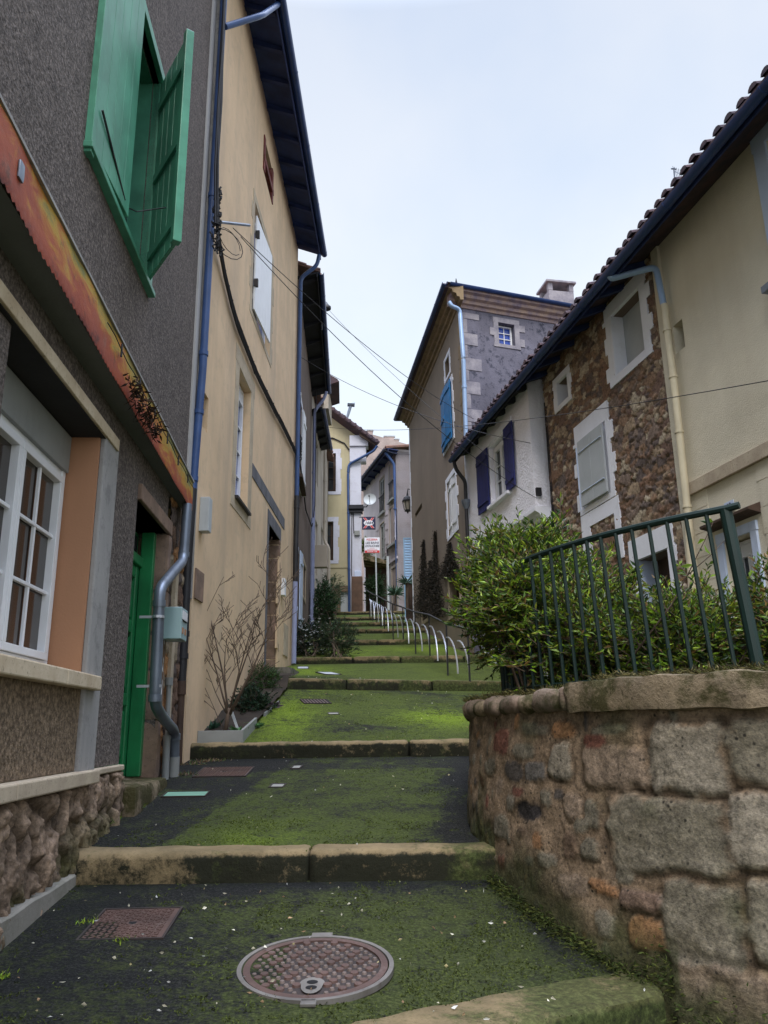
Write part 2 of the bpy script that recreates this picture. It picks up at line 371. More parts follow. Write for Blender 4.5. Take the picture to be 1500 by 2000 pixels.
M['earth'] = stonemat('earth_and_grass', (.10, .08, .05), (.06, .05, .035), .5, (.05, .07, .02))
# ------------------------------------------------------------ builders
def wall(fr, u0, u1, z0, z1, ops=(), back=6.0, sides=True):
    mb = MB(); us = sorted({u0, u1, *[a for o in ops for a in o[:2]]}); zs = sorted({z0, z1, *[a for o in ops for a in o[2:4]]})
    us = [u for u in us if u0 <= u <= u1]; zs = [z for z in zs if z0 <= z <= z1]
    for i in range(len(us)-1):
        for j in range(len(zs)-1):
            cu = (us[i]+us[i+1])/2; cz = (zs[j]+zs[j+1])/2
            if any(o[0] < cu < o[1] and o[2] < cz < o[3] for o in ops): continue
            mb.quad(fr.p(us[i], zs[j]), fr.p(us[i+1], zs[j]), fr.p(us[i+1], zs[j+1]), fr.p(us[i], zs[j+1]))
    for o in ops:
        a, b, c, d = o[:4]; k = -(o[4] if len(o) > 4 else .3)
        a = max(a, u0)
        mb.quad(fr.p(a, c), fr.p(a, d), fr.p(a, d, k), fr.p(a, c, k)); mb.quad(fr.p(b, c), fr.p(b, c, k), fr.p(b, d, k), fr.p(b, d))
        c > z0+1e-4 and mb.quad(fr.p(a, c), fr.p(a, c, k), fr.p(b, c, k), fr.p(b, c)); mb.quad(fr.p(a, d), fr.p(b, d), fr.p(b, d, k), fr.p(a, d, k))
    if sides:
        for u in (u0, u1): mb.quad(fr.p(u, z0), fr.p(u, z1), fr.p(u, z1, -back), fr.p(u, z0, -back))
        mb.quad(fr.p(u0, z0, -back), fr.p(u1, z0, -back), fr.p(u1, z1, -back), fr.p(u0, z1, -back))
        mb.quad(fr.p(u0, z1), fr.p(u1, z1), fr.p(u1, z1, -back), fr.p(u0, z1, -back))
    return mb
def win(par, fr, a, b, c, d, o, cas=2, nc=2, nr=3, mat='white', gl='glassd', fw=.055, mw=.022, name='window', box=0):
    f = MB()
    f.box(fr, a, b, c, c+fw, o-.05, o+.02); f.box(fr, a, b, d-fw, d, o-.05, o+.02)
    f.box(fr, a, a+fw, c+fw, d-fw, o-.05, o+.02); f.box(fr, b-fw, b, c+fw, d-fw, o-.05, o+.02)
    w = (b-a-2*fw)/cas; panes = MB(); top = d-fw-box
    if box: f.box(fr, a+fw, b-fw, top, d-fw, o-.04, o+.01)
    for i in range(cas):
        x0 = a+fw+i*w+.004; x1 = x0+w-.008; s = fw*.9
        f.box(fr, x0, x1, c+fw+.004, c+fw+s, o-.03, o+.035); f.box(fr, x0, x1, top-s, top-.004, o-.03, o+.035)
        f.box(fr, x0, x0+s, c+fw+s, top-s, o-.03, o+.035); f.box(fr, x1-s, x1, c+fw+s, top-s, o-.03, o+.035)
        for k in range(1, nc): u = x0+s+(x1-x0-2*s)*k/nc; f.box(fr, u-mw/2, u+mw/2, c+fw+s, top-s, o-.012, o+.012)
        for k in range(1, nr): z = c+fw+s+(top-c-fw-2*s)*k/nr; f.box(fr, x0+s, x1-s, z-mw/2, z+mw/2, o-.014, o+.015)
    panes.quad(fr.p(a+fw, c+fw, o-.018), fr.p(b-fw, c+fw, o-.018), fr.p(b-fw, top, o-.018), fr.p(a+fw, top, o-.018))
    w_ = part(name, f, M[mat], par, bevel=.004); part('pane', panes, M[gl], w_); return w_
def shutter(par, fr, u, z0, z1, w, ang, sg, mat, boards=4, bat=(.12, .5, .88), o=.03, t=.03, side=1, zig=False, name='shutter'):
    c, s = math.cos(math.radians(ang)), math.sin(math.radians(ang))
    d = fr.d*sg*c + fr.n*s; q = fr.p(u, 0, o); f2 = Fr(q.x, q.y, d.x, d.y, 1)
    if f2.n.dot(fr.n*c - fr.d*sg*s) < 0: f2.n = -f2.n
    mb = MB(); bw = w/boards
    for i in range(boards): mb.box(f2, i*bw+.0025, (i+1)*bw-.0025, z0, z1, 0, t)
    for k in bat:
        z = z0+(z1-z0)*k
        if side >= 0: mb.box(f2, .03, w-.03, z-.045, z+.045, t, t+.022)
        else: mb.box(f2, .03, w-.03, z-.045, z+.045, -.022, 0)
    if zig:
        zz = [z0+(z1-z0)*k for k in bat]
        for a, b in zip(zz, zz[1:]):
            mb.hexa([f2.p(.05, a+.05, -.018), f2.p(.14, a+.05, -.018), f2.p(w-.05, b-.05, -.018), f2.p(w-.14, b-.05, -.018),
                     f2.p(.05, a+.05, 0), f2.p(.14, a+.05, 0), f2.p(w-.05, b-.05, 0), f2.p(w-.14, b-.05, 0)])
    return part(name, mb, M[mat], par, bevel=.003), f2
def surround(par, fr, a, b, c, d, w, mat='white_smooth', t=.012, tooth=.1, course=.22, top=True, bot=True, name='window_surround', seed=0, tw=None):
    rnd = random.Random(seed); mb = MB(); z = c; k = 0
    while z < d-.02:
        h = min(course*rnd.uniform(.85, 1.15), d-z)
        e1 = w+(tooth if k % 2 else 0)*rnd.uniform(.7, 1.2); e2 = w+(tooth if (k+1) % 2 else 0)*rnd.uniform(.7, 1.2)
        mb.box(fr, a-e1, a-.001, z, z+h, -.02, t); mb.box(fr, b+.001, b+e2, z, z+h, -.02, t); z += h; k += 1
    if top: mb.box(fr, a-w*1.1, b+w*1.1, d+.001, d+(tw or w), -.02, t+.002)
    if bot: mb.box(fr, a-w*1.1, b+w*1.1, c-w*.7, c-.001, -.02, t+.002)
    return part(name, mb, M[mat], par)
def quoins(par, fr, u, sg, z0, z1, mat, w1=.3, w2=.55, h=.34, t=.012, name='quoins', seed=0, z_l=None):
    rnd = random.Random(seed); mb = MB(); z = z0; k = 0
    while z < z1:
        hh = min(h*rnd.uniform(.85, 1.15), z1-z); w = (w1 if k % 2 else w2)*rnd.uniform(.9, 1.1)
        mb.box(fr, min(u, u+sg*w), max(u, u+sg*w), z+.004, z+hh-.004, -.02, t+rnd.uniform(-.003, .003)); z += hh; k += 1
    return part(name, mb, M[mat], par, bevel=.006)
def tiles(par, fr, u0, u1, ze, oe, depth, pitch, mat='tile', sp_=.215, r=.09, name='roof', thick=.05, seg=7):
    mb = MB(); tn = math.tan(math.radians(pitch)); rnd = random.Random(int(u0*10))
    mb.slab(fr, u0, u1, [(oe, ze), (oe-depth, ze+depth*tn), (oe-depth, ze+depth*tn-thick), (oe, ze-thick)])
    n = int((u1-u0)/sp_)
    for i in range(n):
        uc = u0+(i+.5)*(u1-u0)/n+rnd.uniform(-.008, .008); x = -.03+rnd.uniform(-.02, .03); L = .42
        ns = min(seg, max(1, int(depth/.36)))
        for s in range(ns):
            a = oe-x-s*.36; b = a-L if s < ns-1 else oe-depth
            r0 = r*rnd.uniform(.97, 1.05); r1 = r*.84; zo = .012 if s else .006
            base = len(mb.v); K = 6
            for (o, rr, dz) in ((a, r0, zo+.02), (b, r1, zo)):
                for k in range(K+1):
                    w = math.pi*k/K; mb.v.append(fr.p(uc+rr*math.cos(w), ze+(oe-o)*tn+dz+rr*math.sin(w)*.9, o))
            for k in range(K): mb.f.append((base+k, base+k+1, base+K+2+k, base+K+1+k))
            mb.f.append(tuple(base+k for k in range(K+1)))
    return part(name, mb, M[mat], par, smooth=30)
def gutter(par, fr, u0, u1, z, o, r=.065, mat='gutter', name='gutter'):
    mb = MB(); n = 10; K = 7
    prof = [(o+r*math.cos(math.pi+math.pi*k/K), z+r*math.sin(math.pi+math.pi*k/K)) for k in range(K+1)]
    prof += [(o+(r-.008)*math.cos(-math.pi*k/K), z+(r-.008)*math.sin(-math.pi*k/K)) for k in range(K+1)]
    mb.slab(fr, u0, u1, prof)
    u = u0+1.1
    while u < u1: mb.slab(fr, u, u+.03, [(o+(r+.006)*math.cos(math.pi+math.pi*k/K), z+(r+.006)*math.sin(math.pi+math.pi*k/K)) for k in range(K+1)]); u += 1.9
    return part(name, mb, M[mat], par, smooth=30)
def soffit(par, fr, u0, u1, zw, ze, oe, mat='eaves', raf=.55, name='eaves', dz=.1):
    mb = MB(); mb.slab(fr, u0, u1, [(-.05, zw+.02), (oe, ze+.02), (oe, ze+.05), (-.05, zw+.05)])
    u = u0+.2
    while u < u1-.1: mb.slab(fr, u, u+.09, [(-.05, zw-dz), (oe-.07, ze-dz*.55), (oe-.07, ze+.019), (-.05, zw+.019)]); u += raf
    mb.slab(fr, u0, u1, [(oe-.055, ze-.1), (oe-.03, ze-.1), (oe-.03, ze+.018), (oe-.055, ze+.018)])
    return part(name, mb, M[mat], par, bevel=.004)
def bend(pts, r=.1, n=5):                     # round the corners of a pipe run
    pts = [V(p) for p in pts]; out = [pts[0]]
    for i in range(1, len(pts)-1):
        a, b, c = pts[i-1], pts[i], pts[i+1]; ra = min(r, (b-a).length*.45, (c-b).length*.45)
        p0 = b+(a-b).normalized()*ra; p1 = b+(c-b).normalized()*ra
        for k in range(n+1): t = k/n; out.append(p0*(1-t)**2+b*2*t*(1-t)+p1*t*t)
    out.append(pts[-1]); return out
def pipe(name, par, pts, r, mat, collars=(), label=None, rr=.12, n=12):
    mb = MB(); P = bend(pts, rr); mb.tube(P, r, n)
    for c in collars: c = V(c[0]), V(c[1]); mb.tube([c[0], c[1]], r*1.16, n)
    if par is not None: return part(name, mb, M[mat], par, smooth=40, label=label)
    return mb
def collars(pts, hs, L=.05):
    out = []
    for (i, t) in hs:
        a, b = V(pts[i]), V(pts[i+1]); d = (b-a).normalized(); q = a+(b-a)*t; out.append((q-d*L/2, q+d*L/2))
    return out
def cable(name, label, a, b, sag, r=.006, mat='cable', group=None, n=22):
    a, b = V(a), V(b); mb = MB(); P = [a.lerp(b, i/n)-V((0, 0, sag*4*(i/n)*(1-i/n))) for i in range(n+1)]
    mb.tube(P, r, 5); return solo(name, label, 'cable', mb, M[mat], group, smooth=2)
def text(par, s, fr, u, z, o, size, mat, name='lettering', align='CENTER', shear=0, sx=1, bold=0, flip=1):
    cu = bpy.data.curves.new('t', 'FONT'); cu.body = s; cu.size = size; cu.align_x = align; cu.align_y = 'CENTER'; cu.extrude = .002; cu.shear = shear; cu.offset = bold
    ob = bpy.data.objects.new('t', cu); C.objects.link(ob); dg = bpy.context.evaluated_depsgraph_get(); me = bpy.data.meshes.new_from_object(ob.evaluated_get(dg))
    mb = MB(); mb.v = [fr.p(u+v.co.x*sx*flip, z+v.co.y, o+v.co.z) for v in me.vertices]; mb.f = [tuple(p.vertices) for p in me.polygons]
    bpy.data.objects.remove(ob); return part(name, mb, M[mat], par)
# ------------------------------------------------------------ foliage
def leafpart(name, P, D, L, W, cols, mat, par=None, fold=.25, **k):
    P = np.asarray(P, float); D = np.asarray(D, float); n = len(P); D /= np.linalg.norm(D, axis=1, keepdims=True)+1e-9
    r = RG.normal(size=(n, 3)); r[:, 2] *= .5; Sd = np.cross(D, r); Sd /= np.linalg.norm(Sd, axis=1, keepdims=True)+1e-9; N = np.cross(Sd, D)
    L = np.asarray(L)[:, None] if np.ndim(L) else L; W = np.asarray(W)[:, None] if np.ndim(W) else W
    v = np.stack([P, P+D*L*.45+Sd*W*.5+N*W*fold, P+D*L-N*L*.12, P+D*L*.45-Sd*W*.5+N*W*fold], 1).reshape(-1, 3)
    mb = MB(); mb.v = [V(q) for q in v.tolist()]; mb.f = [(4*i, 4*i+1, 4*i+2, 4*i+3) for i in range(n)]; mb.c = np.repeat(np.asarray(cols), 4, 0)
    if par: return part(name, mb, M[mat], par)
    return solo(name, k.get('label'), k.get('cat'), mb, M[mat], k.get('group'), k.get('kind'))
def pal(n, cs, var=.42):
    cs = np.array(cs); c = cs[RG.integers(0, len(cs), n)]; return c*(1+RG.uniform(-var, var, (n, 1)))
def bush(name, label, cat, c, rad, nt, lL, lW, cols, base=None, group=None, mat='leaf', tl=.22, per=12, up=.5, stems=8, seed=1, inner=.35, par=None, flowers=0, stemmat='bark', lump=.35):
    c = V(c); rx, ry, rz = rad; base = V(base) if base else V((c.x, c.y, c.z-rz))
    t = par or thing(name, label, cat, base, group); rnd = random.Random(seed)
    P = []; D = []; st = MB(); T = []
    for i in range(nt):
        while True:
            q = V((rnd.gauss(0, 1), rnd.gauss(0, 1), rnd.gauss(0, 1)))
            if q.length > .1: break
        q.normalize(); k = (inner+(1-inner)*rnd.random()**.6)*(1-lump*.5+lump*noise.noise(q*2.2+V((seed*3.3, 0, 0)))*1.6)
        p = c+V((q.x*rx*k, q.y*ry*k, q.z*rz*k))
        d = (V((q.x, q.y, q.z*.6))*.8+V((rnd.uniform(-.5, .5), rnd.uniform(-.5, .5), rnd.uniform(-.2, .8)*up*2))).normalized()
        e = p+d*tl*rnd.uniform(.6, 1.3); T.append((p, e))
        st.tube([p-d*tl*.4, p, e], [.004, .003, .0015], 3, False)
        for j in range(per):
            f = j/per; P.append(p.lerp(e, f)); a = rnd.uniform(0, 6.28); s = V((math.cos(a), math.sin(a), rnd.uniform(-.4, .5)))
            D.append(d*.8+s*.8)
    for i in range(stems):
        p, e = T[rnd.randrange(len(T))]; b = base+V((rnd.uniform(-.4, .4)*rx, rnd.uniform(-.4, .4)*ry, 0)); m = b.lerp(p, .5)+V((rnd.uniform(-.1, .1)*rx, rnd.uniform(-.1, .1)*ry, 0))
        st.tube([b, b.lerp(m, .5), m, m.lerp(p, .5), p], [.011, .010, .008, .006, .004], 5, False)
    n = len(P); lj = RG.uniform(.6, 1.35, n)
    leafpart('foliage', P, [tuple(x) for x in D], lL*lj, lW*lj, pal(n, cols), mat, t)
    part('stem', st, M[stemmat], t)
    if flowers:
        fb = MB()
        for i in range(flowers):
            p, e = T[rnd.randrange(len(T))]
            for j in range(5):
                w = 6.28*j/5+i; q = e+V((math.cos(w)*.012, math.sin(w)*.012, rnd.uniform(0, .02))); r_ = .016; fb.quad(e, q+V((r_*.5, 0, r_*.4)), q+V((math.cos(w)*r_, math.sin(w)*r_, 0)), q+V((-r_*.5, .004, -r_*.2)))
        part('flowers', fb, M['flower'], t)
    return t
R = math.radians
# ============================================================ SETTING
def street():
    global GC
    def gcol(x, y):
        n = fbm(x*1.1, y*1.1, 3); n2 = fbm(x*2.6+9, y*2.6, 11); w = (fbm(x*3, y*3, 21)-.5)*.5
        g = lambda cx, cy, rx, ry: np.exp(-(((x-cx+w)/rx)**2+((y-cy+w)/ry)**2))
        m = .62+(n-.5)*.6; b = .06+.0*n; k = np.zeros_like(x)
        t0 = y < 5.65; t1 = (y >= 5.6) & (y < 9.45); t2 = (y >= 9.45) & (y < 14.2); t3 = (y >= 14.2) & (y < 18)
        m = np.where(t0, .66+(n-.5)*.7-.5*g(-1.75, 3.9, .7, .6)-.4*g(-1.7, 5.0, .5, .5)-.5*g(1.0, 5.1, .35, .8)-.35*g(.35, 5.5, 1.0, .14)-.3*g(-.9, 5.5, .6, .2), m)
        edge = -1.62+(y-5.6)*.16+w*.15                                  # old trench line along the left
        m = np.where(t1, .60+(n2-.5)*.5-.30*ss(.03, -.05, x-edge)-.38*ss(-.1, .15, x-(.30+(y-5.6)*.09)+w)+.15*g(-.9, 6.2, .8, .5), m)
        m = np.where(t1 & (y > 8.7), m-.2, m)
        m = np.where(t2, .66+(n-.5)*.6-.3*g(-.3, 10.6, .9, .4), m); m = np.where(y > 14.2, .72+(n-.5)*.5, m)
        b = np.where(t2, .12+.75*g(-1.35, 11.2, .4, 1.6)+.95*g(.75, 11.4, .5, .7)+.25*n2, b)
        b = np.where(t1, .06+.35*g(-.9, 6.1, .35, .3)+.12*n2, b); b = np.where(t3, .2+.8*g(-1.6, 15.5, .7, 1.4)+.2*n2, b)
        b = np.where(y > 18, .25+.6*g(-.9, 19.5, .7, 1.2)+.6*g(.9, 20.5, .8, 1.)+.2*n2, b)
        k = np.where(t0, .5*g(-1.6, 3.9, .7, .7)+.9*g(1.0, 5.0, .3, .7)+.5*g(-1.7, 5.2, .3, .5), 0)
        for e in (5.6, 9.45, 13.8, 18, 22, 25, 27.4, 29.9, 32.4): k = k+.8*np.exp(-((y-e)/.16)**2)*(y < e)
        return np.stack([np.clip(m, 0, 1), np.clip(b, 0, 1), np.clip(k, 0, 1)], 1)
    GC = gcol
    for i in range(len(ED)-1):
        a, b = ED[i], ED[i+1]; near = i in (0, 1, 2, 3); res = .035 if i in (1, 2) else .05 if near else .15
        if i == 0: res = .06
        x0, x1 = (-2.9, 3.2) if i < 3 else (-2.9, 4.6)
        if i == len(ED)-2: x0, x1, res = -8, 8, .5
        nx = int((x1-x0)/res)+1; y_start = max(a[0], -.5) if i == 0 else a[0]
        ny = max(3, int((b[0]-y_start)/res)+1); X, T = np.meshgrid(np.linspace(x0, x1, nx), np.linspace(0, 1, ny))
        xc = np.clip(X, -3, 3); ya = y_start+a[1]*xc+(.24 if 0 < i < 10 else 0); yb = b[0]+b[1]*xc; Y = ya+(yb-ya)*T
        zs = a[2]+(b[3]-a[2])*(T if i else (Y-a[0])/(b[0]-a[0])); Z = zs+(fbm(X*1.3, Y*1.3, 5)-.5)*.035*np.sin(np.pi*T)
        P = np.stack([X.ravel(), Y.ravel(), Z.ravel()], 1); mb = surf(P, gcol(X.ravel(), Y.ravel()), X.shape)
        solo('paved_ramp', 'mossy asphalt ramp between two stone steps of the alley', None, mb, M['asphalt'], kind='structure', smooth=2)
        if 'category' in bpy.data.objects[-1].keys(): pass
street()
mb = MB(); P = []
for j in range(40):
    y = -20+j*3.2; row = []
    for i in range(41):
        x = -80+i*4; z = (-2.6 if y < 0 else -2.6+y*.13); row.append(V((x, y, z+noise.noise(V((x*.05, y*.05, 0)))*.5)))
    P.append(row)
mb.grid(P); solo('ground', 'earth of the hillside under the alley', None, mb, M['earth'], kind='structure', smooth=2)
# ---- stone steps (each riser a row of worn kerb stones)
def step(i, x0, x1, dep=.30, seed=0, lens=1.1, over=.0, amp=.014, r=.05):
    e = ED[i]; mb = MB(); rnd = random.Random(seed+i); x = x0
    h = (e[2]-e[3])/2+.10
    while x < x1-.15:
        L = min(lens*rnd.uniform(.7, 1.3), x1-x)
        if x1-(x+L) < .35: L = x1-x
        cx = x+L/2; yy = e[0]+e[1]*cx; dy = rnd.uniform(-.012, .012); dz = rnd.uniform(-.006, .006); sk = e[1]
        mb.lump(lambda w, cx=cx, yy=yy, dy=dy, dz=dz, sk=sk: V((cx+w.x, yy+w.x*sk+dep/2-.02+w.y+dy, e[2]+.020-h+w.z+dz+.05*(w.y if w.y < 0 else 0))), L/2-.003, dep/2, h, r, .045 if i < 4 else .09, amp, 4.5, seed=i*9+x)
        x += L
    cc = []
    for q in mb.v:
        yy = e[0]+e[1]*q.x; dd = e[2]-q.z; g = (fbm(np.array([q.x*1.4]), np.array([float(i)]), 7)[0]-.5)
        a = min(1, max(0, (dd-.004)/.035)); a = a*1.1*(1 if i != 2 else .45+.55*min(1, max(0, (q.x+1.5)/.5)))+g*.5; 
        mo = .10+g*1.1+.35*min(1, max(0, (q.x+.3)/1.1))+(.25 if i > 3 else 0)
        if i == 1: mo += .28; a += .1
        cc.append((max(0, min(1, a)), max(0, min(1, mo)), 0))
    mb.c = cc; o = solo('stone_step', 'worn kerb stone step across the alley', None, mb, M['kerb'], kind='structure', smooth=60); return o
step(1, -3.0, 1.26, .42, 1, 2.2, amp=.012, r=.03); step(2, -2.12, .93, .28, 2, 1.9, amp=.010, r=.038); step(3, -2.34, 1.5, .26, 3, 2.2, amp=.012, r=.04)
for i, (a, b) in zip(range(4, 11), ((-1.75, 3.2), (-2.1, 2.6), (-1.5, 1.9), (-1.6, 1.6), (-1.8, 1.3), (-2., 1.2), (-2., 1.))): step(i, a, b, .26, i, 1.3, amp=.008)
# ---- terrace behind the retaining wall
WP = [(1.55, 10.6), (1.15, 9.0), (.80, 7.4), (.66, 6.45), (.69, 5.9), (.82, 5.3), (1.02, 4.78), (1.28, 4.33), (1.64, 3.93), (2.12, 3.6), (2.8, 3.28), (3.7, 3.02)]
def catm(pts, n=14):
    out = []; P = [V((x, y, 0)) for x, y in pts]; P = [P[0]*2-P[1]]+P+[P[-1]*2-P[-2]]
    for i in range(1, len(P)-2):
        for k in range(n):
            t = k/n; a, b, c, d = P[i-1:i+3]
            out.append(.5*((2*b)+(c-a)*t+(2*a-5*b+4*c-d)*t*t+(3*b-a-3*c+d)*t**3))
    out.append(P[-2]); return out
WL = catm(WP); WS = [0]
for a, b in zip(WL, WL[1:]): WS.append(WS[-1]+(b-a).length)
def wat(s):
    s = max(0, min(WS[-1]-1e-4, s)); i = 0
    lo = np.searchsorted(WS, s, 'right')-1; a, b = WL[lo], WL[lo+1]; t = (s-WS[lo])/(WS[lo+1]-WS[lo]); d = (b-a).normalized()
    return a.lerp(b, t), V((d.y, -d.x, 0))*-1 if False else V((-d.y, d.x, 0))*-1
def whit(px, py):
    r = ray(px, py); best = None
    for i in range(len(WL)-1):
        a, b = WL[i], WL[i+1]; d = b-a; den = r.x*d.y-r.y*d.x
        if abs(den) < 1e-9: continue
        t = (a.x*d.y-a.y*d.x)/den; u = (r.x*a.y-r.y*a.x)/den*-1
        q = r*t; u = ((q.x-a.x)*d.x+(q.y-a.y)*d.y)/d.length_squared
        if t > 0 and -.001 <= u <= 1.001 and (best is None or t < best[0]): best = (t, WS[i]+u*d.length, q.z)
    return best[1:] if best else None
TZ = .20
mb = MB(); P = []
for p in WL[::4]: P.append([V((p.x+(5.6-p.x)*k/8+.1, p.y+.1*(1-k/8)+(0 if k < 1 else (max(p.y, 4.)-p.y)*k/8), TZ-.04+.06*noise.noise(V((p.x+k, p.y*2, 0))))) for k in range(9)])
mb.grid(P); solo('terrace_ground', 'earth of the raised planted terrace', None, mb, M['soil'], kind='structure', smooth=2)

# ============================================================ RETAINING WALL
rw = thing('retaining_wall', 'low curved rubble retaining wall of mixed stones with coping, right of the steps', 'wall', (1.1, 4.9, -1.35))
def mkwall():
    ns = int(WS[-1]/.016); nz = 105; s = np.linspace(0, WS[-1], ns); z = np.linspace(-1.75, .09, nz)
    Sg, Zg = np.meshgrid(s, z, indexing='ij'); pts = [wat(v) for v in s]
    if pts[-20][1].dot(V((-1, -1, 0))) < 0: pts = [(p, -n) for p, n in pts]
    H = (fbm(Sg*7, Zg*7, 2)-.5)*.034; n1 = fbm(Sg*5, Zg*5, 8)[..., None]
    col = np.array([.21, .15, .10])*(.75+.5*n1)+np.zeros(Sg.shape+(3,))
    wx = (fbm(Sg*8, Zg*8, 31)-.5)*.12; wz = (fbm(Sg*8+40, Zg*8, 37)-.5)*.12
    G = (.145, .13, .098); RD = (.14, .055, .04); DK = (.055, .05, .048); OR = (.26, .135, .065); LT = (.21, .185, .145); BR = (.12, .08, .055); PK = (.20, .15, .11)
    st = []
    def px(x0, y0, x1, y1, c, h=.02, k=4):
        a = whit((x0+x1)/2, (y0+y1)/2); l = whit(x0, (y0+y1)/2); r = whit(min(x1, 1499), (y0+y1)/2); t = whit((x0+x1)/2, y0); b = whit((x0+x1)/2, y1)
        if not all((a, l, r, t, b)): return
        st.append((a[0], a[1], abs(r[0]-l[0])/2, abs(t[1]-b[1])/2, c, h, k))
    for q in ((1268, 1412, 1412, 1548, LT, .028, 8), (1195, 1558, 1412, 1700, G, .03, 8), (1312, 1722, 1455, 1890, G, .03, 8), (1142, 1455, 1262, 1540, PK, .022, 5),
              (1078, 1455, 1122, 1522, LT, .022, 6), (970, 1425, 998, 1475, RD, .012, 5), (1008, 1452, 1045, 1480, G, .012, 4), (1025, 1410, 1068, 1437, G, .012, 3), (1075, 1412, 1125, 1442, OR, .016, 3),
              (990, 1485, 1030, 1522, DK, .010, 3), (1033, 1490, 1073, 1524, (.10, .095, .09), .014, 5), (1140, 1433, 1188, 1460, RD, .012, 3), (1020, 1566, 1066, 1604, (.012, .014, .02), -.02, 2.2),
              (1090, 1540, 1108, 1562, DK, .006, 3), (1064, 1543, 1086, 1574, G, .014, 3), (1110, 1553, 1146, 1600, PK, .022, 3), (1148, 1566, 1176, 1612, G, .018, 3), (1115, 1622, 1142, 1675, BR, .016, 3),
              (1150, 1638, 1182, 1682, G, .02, 4), (1070, 1665, 1106, 1692, LT, .016, 3), (978, 1592, 1010, 1640, G, .016, 3), (1000, 1552, 1018, 1580, LT, .01, 3), (1055, 1630, 1076, 1655, OR, .01, 3), (1060, 1700, 1095, 1742, BR, .012, 3),
              (1226, 1735, 1308, 1773, (.15, .10, .075), .03, 5), (1168, 1720, 1222, 1742, OR, .02, 3), (1112, 1708, 1165, 1750, PK, .015, 3), (1185, 1778, 1222, 1830, LT, .015, 3), (1246, 1787, 1318, 1852, OR, .02, 3.5),
              (955, 1480, 975, 1510, G, .012, 3), (1010, 1535, 1030, 1552, RD, .008, 3), (1130, 1600, 1160, 1622, G, .01, 3), (1160, 1412, 1225, 1432, G, .012, 3), (1215, 1470, 1255, 1530, PK, .015, 4)): px(*q)
    a = whit(1412, 1480)
    s2 = a[0]+.03
    rnd = random.Random(5)
    for zc, hh in ((-.12, .15), (-.47, .16), (-.84, .17), (-1.22, .17)):           # big blocks on towards the right
        x = s2 if zc > -.3 else (whit(1415, 1630)[0]+.03 if zc > -.6 else whit(1458, 1800)[0]+.03 if zc > -1 else whit(1330, 1900)[0])
        while x < WS[-1]:
            L = rnd.uniform(.4, .75); st.append((x+L/2, zc, L/2-.012, hh, rnd.choice([PK, PK, G, LT]), .028, 8)); x += L+.02
    big = list(st)
    for k in range(1500):                                               # small filler stones
        x = rnd.uniform(0, WS[-1]); zc = rnd.uniform(-1.7, .06); w = rnd.uniform(.018, .065); h = rnd.uniform(.018, .06)
        if any(abs(x-b[0]) < b[2]+w+.004 and abs(zc-b[1]) < b[3]+h+.004 for b in st): continue
        st.append((x, zc, w, h, rnd.choice([G, G, PK, RD, BR, DK, OR, LT, (.15, .12, .1)]), .010, rnd.choice([2.3, 3, 4])))
    S2 = Sg+wx*.5; Z2 = Zg+wz*.5
    for (cs, cz, a_, b_, c, h, k) in st:
        i0 = max(0, int((cs-a_*1.4-.05)/.016)); i1 = min(ns, int((cs+a_*1.4+.05)/.016)+2); sl = (slice(i0, i1), slice(None))
        q = (np.abs((S2[sl]-cs)/a_)**k+np.abs((Z2[sl]-cz)/b_)**k)**(1/k)
        gq = ss(1.0, 1.1, q)*ss(1.28, 1.15, q); H[sl] = H[sl]-gq*.009*(h > .018); col[sl] = col[sl]*(1-.35*gq[..., None]); jt = (fbm(Sg[sl]*16, Zg[sl]*16, 71)-.5)*.32; m = ss(1.07, .93, q+jt); H[sl] = H[sl]*(1-m*.5)+m*h*.5+m*(fbm(Sg[sl]*12, Zg[sl]*12, int(cs*50))-.5)*abs(h)*1.1; m = m*.9
        cc = np.array(c)*(.75+.5*fbm(Sg[sl]*9, Zg[sl]*9, int(cs*31)))[..., None]; col[sl] = col[sl]*(1-m[..., None])+cc*m[..., None]
    P3 = np.zeros(Sg.shape+(3,))
    for i, (p, n) in enumerate(pts):
        o = H[i]+.09*(.09-z)/1.3; P3[i, :, 0] = p.x+n.x*o; P3[i, :, 1] = p.y+n.y*o; P3[i, :, 2] = z
    gr = np.array([gz(p.x, p.y) for p, n in pts])[:, None]; gr = np.maximum(gr, -1.5)
    mo = ss(.34, .02, Zg-gr+(fbm(Sg*4, Zg*4, 77)-.5)*.5)*.85+.5*ss(.6, .8, fbm(Sg*2.5, Zg*2.5, 61)); mo = np.clip(mo, 0, .92)[..., None]
    mcol = np.array([.035, .045, .015])*(.5+fbm(Sg*14, Zg*14, 91))[..., None]; side = ss(.25, 0, np.abs(Sg-whit(930, 1500)[0]-(-.2)))[..., None]*.5  # side: shade of the wall's left flank painted into the vertex colour
    col = col*(1-mo)+mcol*mo; col = col*(1-side)+np.array([.06, .045, .03])*side
    mb = surf(P3.reshape(-1, 3), col.reshape(-1, 3), Sg.shape); part('masonry', mb, M['vstone'], rw, smooth=2)
    return pts, s
WPTS, WSS = mkwall()
def wnorm(s): i = min(len(WSS)-1, max(0, int(s/WS[-1]*(len(WSS)-1)))); return WPTS[i]
